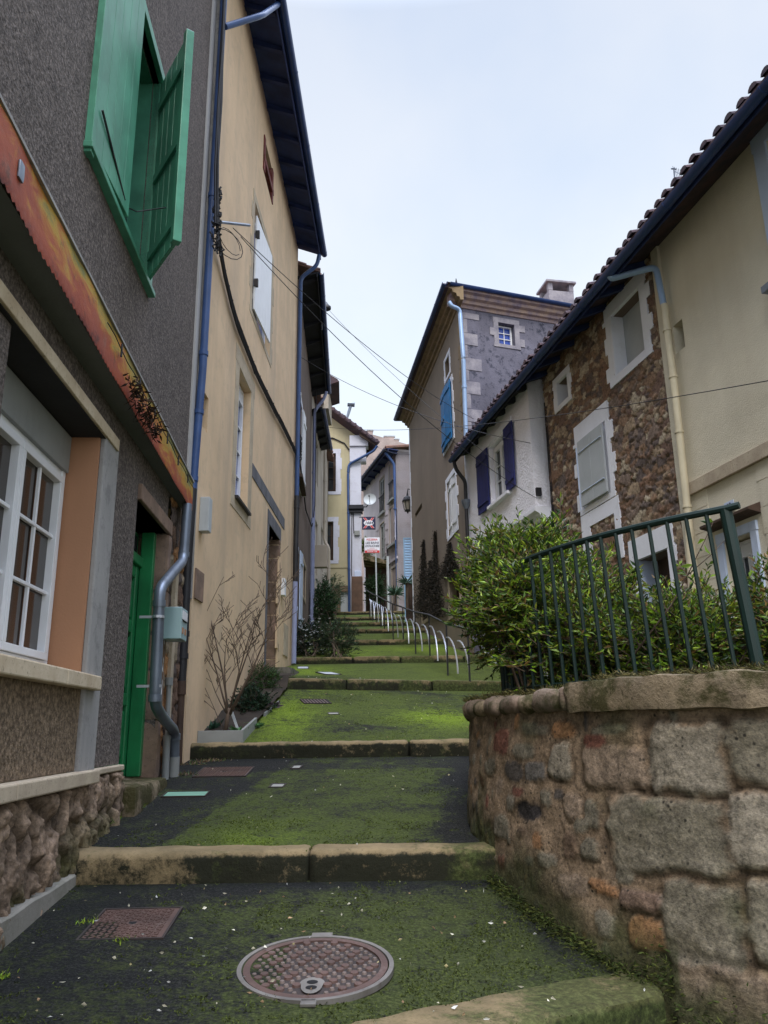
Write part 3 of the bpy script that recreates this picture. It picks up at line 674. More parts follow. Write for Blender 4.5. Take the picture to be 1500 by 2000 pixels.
def cap(s0, s1, w0, w1, z0, z1, mat, seed, amp=.02, r=.05, par=rw, name='coping_stone'):
    mb = MB(); cs = (s0+s1)/2; hx = (s1-s0)/2-.004
    def fn(w):
        p, n = wnorm(cs+w.x); return p+n*(w1+(w0-w1)*.5-(w1+w0)*0+w.y)+V((0, 0, (z0+z1)/2+w.z))
    mb.lump(lambda w: (lambda pn: pn[0]+pn[1]*((w0+w1)/2+w.y)+V((0, 0, (z0+z1)/2+w.z)))(wnorm(cs+w.x)), hx, abs(w1-w0)/2, (z1-z0)/2, r, .035, amp, 5, seed)
    part(name, mb, M[mat], par, smooth=60)
sa = whit(1122, 1380)[0]; s0_ = whit(919, 1385)[0]
rnd = random.Random(3); x = s0_-.28; k = 0
while x < sa-.05:                                                    # short rubble coping
    L = min(rnd.uniform(.16, .34), sa-x); cap(x, x+L, .05+rnd.uniform(-.01, .02), -.33, .065+rnd.uniform(0, .02), .20+rnd.uniform(-.02, .02), 'capred' if k % 3 else 'cap', k, .022, .055); x += L; k += 1
for L in (1.25, .9, .9, .9, .9):
    if x > WS[-1]-.1: break
    cap(x, min(x+L, WS[-1]), .065, -.36, .075, .245, 'cap', 20+x, .022, .018); x += L
x = .05
while x < s0_-.3: L = min(.6, s0_-.3-x); cap(x, x+L+.01, .05, -.3, .05, .2, 'cap', 40+x, .014); x += L
# moss and dry strands along the coping
Pm = []; Dm = []
for i in range(9000):
    s = rnd.uniform(s0_-.2, WS[-1]-.05); p, n = wnorm(s); k = fbm(np.array([s*3.]), np.array([0.]), 5)[0]
    o = rnd.uniform(-.36, .035 if k > .5 else -.12); Pm.append(tuple(p+n*o+V((0, 0, (.245 if s > sa else .20)+rnd.uniform(-.005, .03))))); Dm.append((rnd.gauss(0, 1)+n.x*.5, rnd.gauss(0, 1)+n.y*.5, rnd.uniform(.0, .9)))
leafpart('moss', Pm, Dm, RG.uniform(.02, .07, len(Pm)), .006, pal(len(Pm), [(.10, .085, .03), (.06, .065, .02), (.13, .11, .05), (.05, .045, .025)]), 'dry', None, label='tufts of moss and dry strands on the wall coping', cat='moss', kind='stuff')
# ============================================================ TERRACE RAILING
rl = thing('railing', 'dark green iron railing with thin bars on the curved wall, overgrown on its left', 'railing', (1.2, 5.1, TZ))
FP = catm([(1.95, 10.2), (1.45, 8.6), (1.08, 7.2), (.90, 6.25), (.93, 5.85), (1.08, 5.38), (1.36, 4.88), (1.66, 4.5), (1.95, 4.22)], 12)
mb = MB(); RH = 1.15; mb.tube([p+V((-.06*max(0, i/len(FP)-.5)*2, .0, RH)) for i, p in enumerate(FP)]+[FP[-1]+V((-.01, -.045, RH+.005))], .021, 8)
part('top_rail', mb, M['rail'], rl, smooth=30)
mb = MB(); mb.tube([p+V((0, 0, TZ+.07)) for p in FP], .012, 6); part('bottom_rail', mb, M['rail'], rl, smooth=30)
FSl = [0]
for a, b in zip(FP, FP[1:]): FSl.append(FSl[-1]+(b-a).length)
def fat(s):
    i = max(0, min(len(FP)-2, int(np.searchsorted(FSl, s, 'right'))-1)); return FP[i].lerp(FP[i+1], (s-FSl[i])/(FSl[i+1]-FSl[i]))
mb = MB(); p = FP[-1]; mb.tube([p+V((0, 0, TZ-.02)), p+V((-.06, .02, RH))], .034, 10); mb.tube([p+V((0, 0, TZ-.0)), p+V((0, 0, TZ+.035))], .05, 8); part('post', mb, M['rail'], rl, smooth=30)
s = FSl[-1]-.118
while s > .1:
    p = fat(s); mb = MB(); mb.tube([p+V((0, 0, TZ-.02)), p+V((-.06*max(0, s/FSl[-1]-.5)*2, 0, RH-.01))], .0125, 8); part('bar', mb, M['rail'], rl, smooth=30); s -= .118
# ============================================================ SHRUBS ON THE TERRACE
YG = [(.13, .22, .015), (.19, .31, .02), (.06, .12, .015), (.30, .40, .04), (.035, .07, .015), (.20, .24, .02), (.10, .16, .02)]
DG = [(.03, .065, .02), (.06, .12, .02), (.11, .19, .02), (.035, .07, .02), (.16, .18, .02), (.16, .10, .03)]
bush('shrub', 'tall dense yellow-green shrub spilling over the left end of the railing', 'shrub', (1.13, 6.35, 1.02), (.50, .62, .60), 2200, .058, .017, YG+DG, (1.2, 6.4, TZ), seed=4, tl=.2, per=13, up=.7, stems=26, inner=.25)
bush('shrub', 'foliage hanging over the rail where the railing meets the steps', 'shrub', (.98, 5.78, .86), (.26, .34, .40), 620, .050, .015, YG+DG, (1.0, 5.8, TZ), seed=5, tl=.16, per=12, stems=16, inner=.1)
bush('shrub', 'leafy shrub growing through the left bars of the railing', 'shrub', (1.42, 5.62, .60), (.58, .50, .52), 1150, .050, .016, YG+DG, (1.6, 5.7, TZ), seed=6, tl=.17, per=12, stems=20, inner=.1)
bush('shrub', 'low bright green shrub behind the middle bars of the railing', 'shrub', (1.92, 5.1, .50), (.60, .48, .40), 1000, .047, .015, YG+DG, (2.0, 5.2, TZ), seed=8, tl=.16, per=12, stems=18, inner=.1)
bush('shrub', 'dark green shrub right of the thick railing post', 'shrub', (2.72, 4.9, .52), (.66, .5, .46), 950, .05, .02, DG, (2.8, 5., TZ), seed=9, tl=.15, per=12, stems=14, inner=.15)
bush('shrub', 'pale flecked shrub under the window of the cream house', 'shrub', (2.9, 6.6, .52), (.7, .5, .45), 420, .045, .018, DG+[(.2, .26, .16), (.3, .34, .25)], (2.9, 6.6, TZ), seed=12, tl=.16, per=11, stems=10)
bush('shrub', 'loose upright shrub in front of the brown stone house', 'shrub', (1.75, 7.6, 1.02), (.42, .5, .72), 380, .06, .017, YG, (1.8, 7.7, TZ), seed=14, tl=.24, per=11, stems=12, up=1)
bush('shrub', 'sprawling shrub beside the handrail at the left foot of the terrace', 'shrub', (1.62, 9.4, .95), (.42, .8, .60), 420, .05, .016, YG+DG, (1.7, 9.4, 0), seed=16, tl=.2, per=11, stems=12)
# one long bare shoot leaning across the railing
mb = MB(); sh = [fat(FSl[-1]-.75)+V((0, .08, .35)), V((1.72, 4.75, .70)), V((1.80, 4.66, .86)), V((1.90, 4.58, 1.06)), V((1.95, 4.56, 1.16))]; mb.tube(sh, [.006, .005, .004, .003, .0015], 5)
mb.tube([sh[2], V((1.93, 4.60, .97)), V((2.03, 4.52, 1.08))], [.003, .0025, .001], 4)
t = thing('young_shoot', 'single thin leafy shoot rising above the railing near its thick post', 'shoot', sh[0]); part('stem', mb, M['bark'], t, smooth=2)
Pp = [sh[1].lerp(sh[2], .3), sh[2], sh[2].lerp(sh[3], .3), sh[2].lerp(sh[3], .7), sh[3], V((1.93, 4.6, .97)), V((2.03, 4.52, 1.08)), sh[4], sh[4], sh[1], sh[1], sh[1].lerp(sh[0], .3)]
leafpart('foliage', [tuple(p) for p in Pp], [(random.uniform(-1, 1), random.uniform(-.5, .5), random.uniform(-.2, 1)) for p in Pp], .075, .028, pal(len(Pp), YG), 'leaf', t)

# ============================================================ NEAR LEFT HOUSE (grey roughcast)
hs = thing('house', 'grey roughcast house with green shutters, orange rusting canopy and green door, nearest on the left', 'house', L1.p(0, -1.2))
EU = 4.66
ops = [(-.80, .93, .39, 2.14, .40), (.06, 1.80, 3.98, 6.2, .3), (2.1, 3.38, -.5, 2.0, .32)]
w_ = wall(L1, -4.2, EU, -.24, 12.8, [(-.80, .93, .39, 2.14, .40), ops[1], (2.1, 3.38, -.24, 2.0, .32), (3.38, EU, -.24, 2.42, .0)], 6)
part('wall', w_, M['crepi'], hs)
mb = MB(); mb.slab(L1, -4.4, EU+.1, [(.4, 12.75), (-6, 15), (-6, 14.8), (.4, 12.6)]); part('roof', mb, M['tile2'], hs)
# panel under the window, pilaster, ledge, lintel
mb = MB(); mb.box(L1, -4.2, .93, -.24, .30, -.02, .006); part('under_window_panel', mb, M['crepi2'], hs)
mb = MB(); mb.box(L1, .93, 1.30, -.26, 2.16, -.05, .035); part('pilaster', mb, M['concrete'], hs, bevel=.012)
mb = MB(); mb.box(L1, -4.2, 1.24, 2.14, 2.235, -.30, .05); part('lintel', mb, M['sill'], hs, bevel=.006)
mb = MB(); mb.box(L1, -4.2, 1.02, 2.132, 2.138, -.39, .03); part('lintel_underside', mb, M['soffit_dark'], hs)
mb = MB()
for a, b in ((-4.2, -.95), (-.94, .38), (.39, 1.14)): mb.box(L1, a, b, .295, .395, -.3, .085)
part('window_sill', mb, M['sill'], hs, bevel=.01)
mb = MB()
for a, b in ((-4.2, -.3), (-.297, 1.22)): mb.box(L1, a, b, -.335, -.245, -.02, .10)
mb.box(L1, 1.30, 2.1, -.29, -.245, -.02, .05); part('base_ledge', mb, M['stone_trim'], hs, bevel=.01)
for (a, b, zt) in ((-4.2, 1.24, -.335), (1.24, 2.1, -.29)):
    nu = int((b-a)/.012); nz = 110; Ug, Zg = np.meshgrid(np.linspace(a, b, nu), np.linspace(-1.75, zt, nz), indexing='ij')
    wx = (fbm(Ug*5, Zg*5, 3)-.5)*.9; f1, f2, h = vor(Ug/.15+wx, Zg/.31+wx*.6, 4, .9); m = ss(.02, .35, f2-f1)
    H = m*.055*(.5+.8*h)+(fbm(Ug*22, Zg*12, 6)-.5)*.075*m+(fbm(Ug*9, Zg*4, 16)-.5)*.06*m+(fbm(Ug*48, Zg*30, 26)-.5)*.03; H *= ss(0, .02, zt-Zg)
    c = np.array([.27, .195, .14])*(.6+.7*h[..., None])*(.45+.55*m[..., None])*(.65+.7*fbm(Ug*9, Zg*6, 44)[..., None]); mm = (ss(.5, .7, fbm(Ug*3, Zg*3, 9))*ss(-.5, -1., Zg+Ug*-.14))[..., None]*.8
    c = c*(1-mm)+np.array([.06, .065, .02])*mm
    P3 = np.array([[tuple(L1.p(Ug[i, j], Zg[i, j], H[i, j]+.015)) for j in range(nz)] for i in range(nu)]); part('rock_faced_base', surf(P3.reshape(-1, 3), c.reshape(-1, 3), Ug.shape), M['rock'], hs, smooth=2)
mb = MB(); P = []
for i in range(20):
    u = -4.2+5.15*i/19; zt = -.90+.02*max(0, u+.4)+.012*noise.noise(V((u*3, 0, 0))); P.append([L1.p(u, -1.8, .10), L1.p(u, zt-.01, .085), L1.p(u, zt, .075), L1.p(u, zt+.004, .0)])
mb.grid(P); mb.quad(L1.p(.95, -1.8, .10), L1.p(.95, -.9, .08), L1.p(.95, -.9, 0), L1.p(.95, -1.8, 0)); part('plinth', mb, M['plinthgrey'], hs, smooth=30)
# corner strip of smooth render
mb = MB(); mb.box(L1, EU-.42, EU+.004, 2.80, 12.7, -.3, .022); part('corner_strip', mb, M['strip'], hs)
mb = MB(); mb.box(L1, 3.78, 3.92, .05, 1.75, .0, .045); part('timber_batten', mb, M['stone_trim'], hs, bevel=.006)
# salmon reveal
mb = MB(); mb.box(L1, .905, .9305, .395, 2.131, -.395, -.004); part('painted_reveal', mb, M['salmon'], hs)
w1 = win(hs, L1, -.78, .88, .42, 2.12, -.24, 2, 2, 3, 'white', 'glassbrown', .06, .024, box=.27)
mb = MB(); mb.box(L1, -.78, .88, 1.84, 2.12, -.24, -.20); part('shutter_box', mb, M['pvcgrey'], w1, bevel=.005)
# upper green window
f = MB(); f.box(L1, -.02, .055, 3.9, 6.3, -.06, .05); f.box(L1, 1.80, 1.88, 3.98, 6.3, -.06, .05); f.box(L1, .055, 1.80, 6.2, 6.3, -.06, .05)
uw = part('window', f, M['green'], hs, bevel=.005, label='upper window with green shutters, right leaf ajar')
f = MB(); f.box(L1, -.04, 1.97, 3.925, 3.975, -.25, .065); part('sill', f, M['green'], uw, bevel=.006)
f = MB(); f.quad(L1.p(.06, 3.98, -.2), L1.p(1.8, 3.98, -.2), L1.p(1.8, 6.2, -.2), L1.p(.06, 6.2, -.2)); part('pane', f, M['glassd'], uw)
shutter(uw, L1, .06, 4.0, 6.18, .80, 3, 1, 'green', 5, (.12, .5, .88), .012, side=-1)
sd, f2 = shutter(uw, L1, 1.79, 4.0, 6.18, .76, 31, -1, 'green', 5, (.1, .48, .86), .02, side=-1)
f = MB(); f.box(f2, .69, .765, 3.985, 6.19, -.03, .045); part('closing_strip', f, M['green'], uw, bevel=.006)
f = MB(); f.box(L1, .061, .07, 3.976, 6.19, -.29, -.061); f.box(L1, 1.785, 1.795, 3.976, 6.19, -.29, -.061); f.box(L1, .07, 1.785, 6.18, 6.19, -.29, -.061); f.box(L1, .9, .95, 3.98, 6.18, -.19, -.14); part('reveal_lining', f, M['green'], uw)
f = MB(); q0 = f2.p(.55, 4.42, .02); f.tube([L1.p(.95, 4.22, -.08), L1.p(1.2, 4.3, .05), q0-f2.n*.06], .006, 5); f.tube([L1.p(.1, 4.35, .06), L1.p(.75, 4.08, .075)], .009, 5); part('stay_bar', f, M['iron'], uw)
# door
f = MB(); f.box(L1, 2.12, 3.36, -.40, 1.98, -.31, -.28); dr = part('door', f, M['doorgreen'], hs, label='bright green panelled door')
f = MB()
for a, b in ((2.12, 2.25), (2.66, 2.80), (3.2, 3.36)): f.box(L1, a, b, -.40, 1.62, -.28, -.235)
for z in (-.40, .25, .95, 1.5): f.box(L1, 2.25, 3.2, z, z+.12, -.28, -.24)
for a, b in ((2.3, 2.62), (2.84, 3.16)):
    for z, z2 in ((-.22, .2), (.42, .9), (1.1, 1.46)): f.box(L1, a, b, z, z2, -.28, -.25)
f.box(L1, 2.12, 3.36, 1.62, 1.72, -.28, -.2); part('panelling', f, M['doorgreen'], dr, bevel=.012)
f = MB(); f.box(L1, 2.2, 3.28, 1.74, 1.94, -.278, -.27); part('fanlight', f, M['glassd'], dr)
f = MB(); f.box(L1, 2.11, 2.17, -.40, 1.99, -.23, -.12); f.box(L1, 3.29, 3.375, -.40, 1.99, -.23, -.10); part('frame', f, M['doorgreen'], dr, bevel=.006)
mb = MB(); mb.box(L1, 2.1, 3.5, 2.0, 2.15, -.30, .035); part('door_lintel', mb, M['door_stone'], hs, bevel=.01)
mb = MB(); z = -.5; k = 0
for (z, z2, c) in ((-.5, .12, .0), (.125, .62, .01), (.625, .98, -.005), (.985, 1.4, .008), (1.405, 1.99, 0)):
    mb.lump(lambda w, z=z, z2=z2: L1.p(3.45+w.x, (z+z2)/2+w.z, -.14+w.y), .075, .175, (z2-z)/2, .02, .04, .012, 6, seed=k); k += 1
part('door_jamb', mb, M['door_stone'], hs, smooth=50)
nu, nz = 70, 120; Ug, Zg = np.meshgrid(np.linspace(3.5, EU, nu), np.linspace(-.8, 2.44, nz), indexing='ij'); wx = (fbm(Ug*4, Zg*4, 3)-.5)*.8
f1, f2_, h = vor(Ug/.27+wx, Zg/.2+wx, 14, .8); m = ss(.03, .2, f2_-f1); H = m*.02+(fbm(Ug*12, Zg*12, 5)-.5)*.03
pc = np.array([[.16, .10, .07], [.30, .24, .17], [.33, .17, .075], [.11, .085, .075]]); c = pc[(h*3.99).astype(int)]*(.7+.6*fbm(Ug*8, Zg*8, 2)[..., None])*(.6+.4*m[..., None])
P3 = np.array([[tuple(L1.p(Ug[i, j], Zg[i, j], H[i, j]-.01)) for j in range(nz)] for i in range(nu)]); part('exposed_stonework', surf(P3.reshape(-1, 3), c.reshape(-1, 3), Ug.shape), M['vstone'], hs, smooth=2)
# canopy
CN = Fr(-1.71, 2.9, -.083, 1, 1); cu1 = 5.85
cn = thing('canopy', 'long orange and yellow rusting sheet metal canopy over the near window and green door', 'canopy', CN.p(0, 2.4))
mb = MB(); P = []; n = 520
for i in range(n+1):
    u = -3.2+(cu1+3.2)*i/n; bz = 2.43+.011*math.sin(u*95)+.016*noise.noise(V((u*1.7, 3, 0))); w = .012*noise.noise(V((u*2.2, 0, 0)))
    P.append([CN.p(u, bz, w+.0), CN.p(u, bz+.03, w+.004), CN.p(u, 2.53, w*1.5), CN.p(u, 2.65, w), CN.p(u, 2.765+.006*noise.noise(V((u*4, 9, 0))), w-.002), CN.p(u, 2.77, -.03)])
mb.grid(P); part('rusty_fascia', mb, M['rust'], cn, smooth=30)
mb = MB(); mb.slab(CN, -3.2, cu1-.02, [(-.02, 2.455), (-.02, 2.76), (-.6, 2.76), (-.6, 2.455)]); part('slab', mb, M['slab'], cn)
mb = MB(); mb.slab(CN, -3.2, cu1, [(-.028, 2.77), (.012, 2.77), (.012, 2.79), (-.6, 2.80), (-.6, 2.77)]); part('lead_flashing', mb, M['concrete'], cn)
mb = MB(); mb.lump(lambda w: CN.p(1.55-1.2+w.x, 2.62+w.z, .012+w.y), .03, .008, .05, .008, .02, .004, 9); part('metal_tag', mb, M['zinc'], cn, smooth=40)
mb = MB(); P = [CN.p(1.9+i*.2, 2.66+.012*math.sin(i*1.7), .03) for i in range(20)]; mb.tube(P, .004, 5)
for i in range(2, 20, 3): mb.tube([P[i]+V((0, 0, .05)), P[i]-V((0, 0, .05))], .008, 5)
part('wire', mb, M['cable'], cn)
a, b = CN.hit(268, 775, .02); Pd = []; Dd = []
for i in range(240):
    k = random.random(); p = CN.p(a-.35+1.0*k+random.gauss(0, .05), 2.50-.02*k+random.gauss(0, .035), .035+abs(random.gauss(0, .03))); Pd.append(tuple(p)); Dd.append((random.gauss(0, 1), random.gauss(0, 1)*1.2, random.gauss(0, 1)))
leafpart('dried_plant', Pd, Dd, RG.uniform(.04, .12, 240), .018, pal(240, [(.02, .014, .01), (.05, .03, .02)]), 'dry', None, label='clump of dead dark leaves caught on the rusting canopy edge', cat='dead leaves')
# pipes at the house corner
YP = Fr(0, 9.12, 1, 0, 1); q = lambda px, py: YP.p(*YP.hit(px, py))
pp = [q(437, -60), q(437, 0), q(414, 400), q(396, 720), q(376, 955)]; pp2 = [q(376, 955), q(366, 1095), q(357, 1280), q(354, 1330)]; pp3 = [q(354, 1330), q(350, 1420), q(347, 1500)]
dp = thing('downpipe', 'blue-painted downpipe at the corner between the grey and yellow houses, rusty at its foot', 'drainpipe', pp3[-1])
def cl(P, ks): return [(P[i].lerp(P[i+1], t), P[i].lerp(P[i+1], t)+(P[i+1]-P[i]).normalized()*.06) for i, t in ks]
mb = MB(); mb.tube(pp, .05, 12)
for a, b in cl(pp, [(1, .95), (2, .9), (3, .35), (3, .9)]): mb.tube([a, b], .06, 12)
part('upper_pipe', mb, M['pipeblue'], dp, smooth=40)
mb = MB(); mb.tube(pp2, .055, 12)
for a, b in cl(pp2, [(1, .75), (1, .98)]): mb.tube([a, b], .066, 12)
part('middle_pipe', mb, M['iron'], dp, smooth=40)
mb = MB(); mb.tube(pp3, .046, 12); mb.tube([pp3[0], pp3[0].lerp(pp3[1], .3)], .058, 12); part('rusty_foot', mb, M['wooddark'], dp, smooth=40)
H = lambda px, py, o=.12: L1.p(*L1.hit(px, py, o), o)
zp = [H(366, 985), H(358, 1095), H(338, 1118), H(312, 1150), H(302, 1375), H(318, 1402), H(341, 1428), H(340, 1480)]
zd = thing('downpipe', 'grey metal downpipe with two swan-neck bends beside the green door', 'drainpipe', H(339, 1525))
mb = MB(); mb.tube(bend(zp, .13, 6), .052, 14)
for a, b in cl(zp, [(0, .85), (3, .1), (3, .92), (6, .1)]): mb.tube([a, b], .06, 14)
part('pipe', mb, M['zinc'], zd, smooth=40)
mb = MB(); mb.tube([H(340, 1478), H(338, 1528)], .056, 14); part('pale_sleeve', mb, M['pvcgrey'], zd, smooth=40)
for px_, py_ in ((309, 1205), (304, 1340)):
    p = H(px_, py_); mb = MB(); mb.tube([p-V((0, 0, .012)), p+V((0, 0, .012))], .058, 14); mb.box(L1, L1.hit(px_, py_, .12)[0]-.01, L1.hit(px_, py_, .12)[0]+.01, p.z-.012, p.z+.012, -.05, .07); part('bracket', mb, M['steel'], zd)
mb = MB(); Q = [H(330, 1335, .05), H(327, 1400, .05), H(326, 1440, .06), H(322, 1525, .07)]; mb.tube(Q, .024, 10); mb.tube([Q[2], Q[3]], .036, 10); mb.tube([Q[2]-V((0, 0, .02)), Q[2]+V((0, 0, .02))], .042, 10); mb.tube([Q[0]-V((0, 0, .02)), Q[0]+V((0, 0, .06))], .04, 10)
solo('waste_pipe', 'thin pale waste pipe with a thick foot between the two downpipes', 'drainpipe', mb, M['pvcgrey'], smooth=40)
# letter box
lb = thing('letter_box', 'pale blue-grey enamel letter box with slot, mounted between the corner pipes', 'letter box', L1.p(3.42, .88, .1))
mb = MB(); mb.box(L1, 3.28, 3.60, .90, 1.22, .02, .22); part('case', mb, M['mailbox'], lb, bevel=.008)
mb = MB(); mb.box(L1, 3.31, 3.57, 1.10, 1.19, .22, .226); part('flap', mb, M['white'], lb, bevel=.003)
mb = MB(); mb.box(L1, 3.34, 3.54, 1.085, 1.095, .22, .228); part('slot', mb, M['black'], lb)
mb = MB(); mb.box(L1, 3.33, 3.40, .96, 1.02, .22, .224); mb.box(L1, 3.46, 3.55, .96, 1.02, .22, .224); part('name_plate', mb, M['salmon'], lb)
mb = MB(); mb.tube([L1.p(3.42, .9, .03), L1.p(3.42, .3, .03)], .008, 6); part('conduit', mb, M['white'], lb)
# door block and small weeds
mb = MB(); g = gz(-2, 7.2); mb.lump(lambda w: L1.p(2.72+w.x, -.54+w.z, -.06+w.y), .62, .22, .13, .04, .05, .02, 4, seed=2); solo('door_step', 'worn grey stone block under the green door', 'doorstep', mb, M['cap'], smooth=50)
def weeds(name, label, pts, n, L, cols, W=.008, spread=.1, cat='weeds'):
    P = []; D = []
    for p in pts:
        for i in range(n): P.append((p[0]+random.gauss(0, spread), p[1]+random.gauss(0, spread), p[2]+.005)); D.append((random.gauss(0, .8), random.gauss(0, .8), random.uniform(.3, 1.4)))
    return leafpart(name, P, D, RG.uniform(.5, 1.2, len(P))*L, W, pal(len(P), cols), 'leaf', None, label=label, cat=cat, kind='stuff')
G_ = lambda px, py: tuple(ghit(px, py))
weeds('weeds', 'green weeds sprouting along the foot of the rock-faced wall', [G_(228, 1590), G_(240, 1582), G_(262, 1580), G_(205, 1610)], 60, .09, YG, .009, .05)
weeds('weeds', 'tiny green weeds round the square iron cover and left edge', [G_(172, 1805), G_(235, 1842), G_(2, 1912)], 45, .03, YG, .008, .03)
weeds('weeds', 'dry litter and weeds at the foot of the corner downpipe', [G_(375, 1495), G_(392, 1490), G_(420, 1488), G_(360, 1515)], 60, .05, [(.12, .07, .04), (.2, .14, .08), (.06, .1, .02)], .01, .08)
# cables up the corner
cb = thing('cable_bundle', 'thick bundle of black cables clipped along the corner and sloping across the yellow house', 'cables', L2.p(0, 7, .1))
mb = MB(); Y2 = Fr(0, 8.98, 1, 0, 1); q2 = lambda px, py: Y2.p(*Y2.hit(px, py))
A = [q2(440, -40), q2(433, 90), q2(430, 200), q2(424, 330), q2(424, 440)]; H2 = lambda px, py, o=.05: L2.p(*L2.hit(px, py, o), o)
for k in range(4): mb.tube([a+V((random.uniform(-.02, .02), -.012*k, 0)) for a in A], .017, 6)
B = [(424, 440), (436, 520), (460, 620), (500, 725), (545, 815), (570, 865), (582, 890)]
Bp = [A[-1]]+[H2(x, y) for x, y in B[1:]]
for k in range(4):
    off = V((.0, 0, -.035*k+.03)); mb.tube([p+off+V((0, 0, random.uniform(-.015, .015))) for p in bend(Bp, .3, 3)], .018, 6)
for i in range(22):
    t = i/21*(len(Bp)-1.001); p = Bp[int(t)].lerp(Bp[int(t)+1], t-int(t)); mb.tube([p+V((.01, 0, .06)), p+V((.01, 0, -.09))], .007, 4)
for i in range(70): p = A[-1]+V((random.gauss(0, .028), random.gauss(0, .015), random.uniform(-.45, .5))); mb.tube([p, p+V((random.gauss(0, .012), random.gauss(0, .012), .035)), p+V((random.gauss(0, .015), 0, .07))], .014, 5)
part('cables', mb, M['cable'], cb)
mb = MB(); mb.box(L2, .35, .40, L2.hit(455, 437)[1]-.03, L2.hit(455, 437)[1]+.02, 0, .62) if False else mb.tube([H2(432, 434, .08), H2(487, 440, .3)], .022, 6); part('bracket', mb, M['zinc'], cb)
mb = MB(); c0 = H2(450, 452, .2)
mb.tube([c0+V((.16*math.cos(w)-.02, .2*math.cos(w), -.2+.2*math.sin(w))) for w in [i*.45 for i in range(15)]], .006, 5); mb.tube([c0+V((.1*math.cos(w), .22*math.cos(w), -.16+.16*math.sin(w))) for w in [i*.45 for i in range(14)]], .005, 5); part('cable_loop', mb, M['cable'], cb)
# ============================================================ YELLOW HOUSE
yh = thing('house', 'tall yellow rendered house with long dark eaves, second on the left', 'house', L2.p(4, .2))
op = [(1.98, 2.95, 3.36, 5.46, .22), (2.75, 4.62, 6.9, 9.0, .2), (3.35, 4.45, 10.2, 10.95, .2), (5.0, 6.3, 1.06, 3.72, .55), (-.05, .2, 3.68, 4.15, .12)]
part('wall', wall(L2, -.12, 8.35, -1.2, 11.8, op, 6), M['yellow'], yh)
mb = MB(); mb.hexa([V((-2.40, 9.155, 1.5)), V((-2.25, 9.155, 1.5)), V((-2.25, 9.155, 11.5)), V((-2.40, 9.155, 11.5)), V((-2.40, 9.3, 1.5)), V((-2.262, 9.3, 1.5)), V((-2.262, 9.3, 11.5)), V((-2.40, 9.3, 11.5))]); part('corner_edge', mb, M['concrete'], yh)
tiles(yh, L2, -.4, 8.5, 11.72, .62, 6.6, 20, 'tile2', seg=2); gutter(yh, L2, -.4, 8.45, 11.66, .66, .07); soffit(yh, L2, -.4, 8.45, 11.86, 11.62, .60, 'eaves', .75)
mb = MB(); P = [L2.p(-.2, 11.55, .62), L2.p(-.22, 11.25, .60), L2.p(-.3, 11.0, .1)]; 
mb.tube(bend([H2(548, 5, .6), H2(512, 30, .55), H2(440, 52, .10)], .15), .045, 10); part('gutter_outlet', mb, M['pipeblue'], yh, smooth=40)
surround(yh, L2, 1.98, 2.95, 3.36, 5.46, .27, 'stone_trim', .006, 0, 3, name='window_surround')
w = win(yh, L2, 2.0, 2.93, 3.40, 5.44, -.14, 2, 1, 4, 'white', 'glassb', .05, .02, box=.2)
mb = MB(); mb.box(L2, 1.94, 3.0, 3.335, 3.375, -.1, .06); part('sill', mb, M['iron'], w)
w = win(yh, L2, 2.77, 4.60, 6.92, 8.98, -.12, 2, 1, 3, 'white', 'glassb', .05, .02)
surround(yh, L2, 2.75, 4.62, 6.9, 9.0, .16, 'stone_trim', .006, .12, .34, seed=3)
shutter(w, L2, 2.78, 6.92, 8.75, 1.25, 3, 1, 'white', 6, (.15, .85), .01, side=-1)
for z in (7.35, 8.3): mb = MB(); mb.box(L2, 2.76, 2.82, z, z+.14, .02, .09); part('shutter_catch', mb, M['iron'], w)
w = win(yh, L2, 3.37, 4.43, 10.22, 10.93, -.12, 2, 1, 1, 'wooddark', 'glassd', .05)
mb = MB(); mb.box(L2, 3.36, 4.44, 10.4, 10.52, -.05, .03); mb.box(L2, 3.36, 3.5, 10.2, 10.95, -.05, .02); mb.box(L2, 4.3, 4.44, 10.2, 10.95, -.05, .02); part('flaking_boards', mb, M['redwood'], w)
mb = MB(); mb.box(L2, 3.25, 6.92, 4.08, 4.32, -.02, .012); part('timber_lintel', mb, M['wood'], yh, bevel=.006)
mb = MB(); mb.box(L2, 4.86, 6.45, 3.72, 3.98, -.3, .016); mb.box(L2, 4.86, 5.0, 1.06, 3.72, -.05, .016); part('door_lintel', mb, M['wood'], yh, bevel=.006)
mb = MB(); mb.box(L2, 5.0, 6.29, 1.07, 3.71, -.55, -.50)
for a in (5.08, 5.68): mb.box(L2, a, a+.52, 1.2, 2.1, -.5, -.48); mb.box(L2, a, a+.52, 2.2, 3.5, -.5, -.48)
part('door', mb, M['wooddark'], yh, bevel=.005, label='dark wooden door set deep in the wall')
mb = MB(); z = 1.06; k = 0
while z < 3.7: h = min(.38+.1*((k*7) % 3-1), 3.72-z); mb.lump(lambda w, z=z, h=h: L2.p(6.36+w.x, z+h/2+w.z, -.25+w.y), .075, .27, h/2-.003, .02, .06, .014, 6, seed=k+9); z += h; k += 1
part('stone_jamb', mb, M['door_stone'], yh, smooth=50)
surround(yh, L2, 6.40, 6.41, 1.06, 3.4, .12, 'yellow', .02, .16, .45, False, False, name='render_edge', seed=6)
mb = MB(); mb.box(L2, -.06, .33, 1.52, 1.88, 0, .02); part('meter_hatch', mb, M['door_stone'], yh, bevel=.004)
mb = MB(); mb.box(L2, 7.05, 7.7, 1.5, 2.15, 0, .02); part('wall_hatch', mb, M['stone_trim'], yh, bevel=.004, label='pale hatch beside the door')
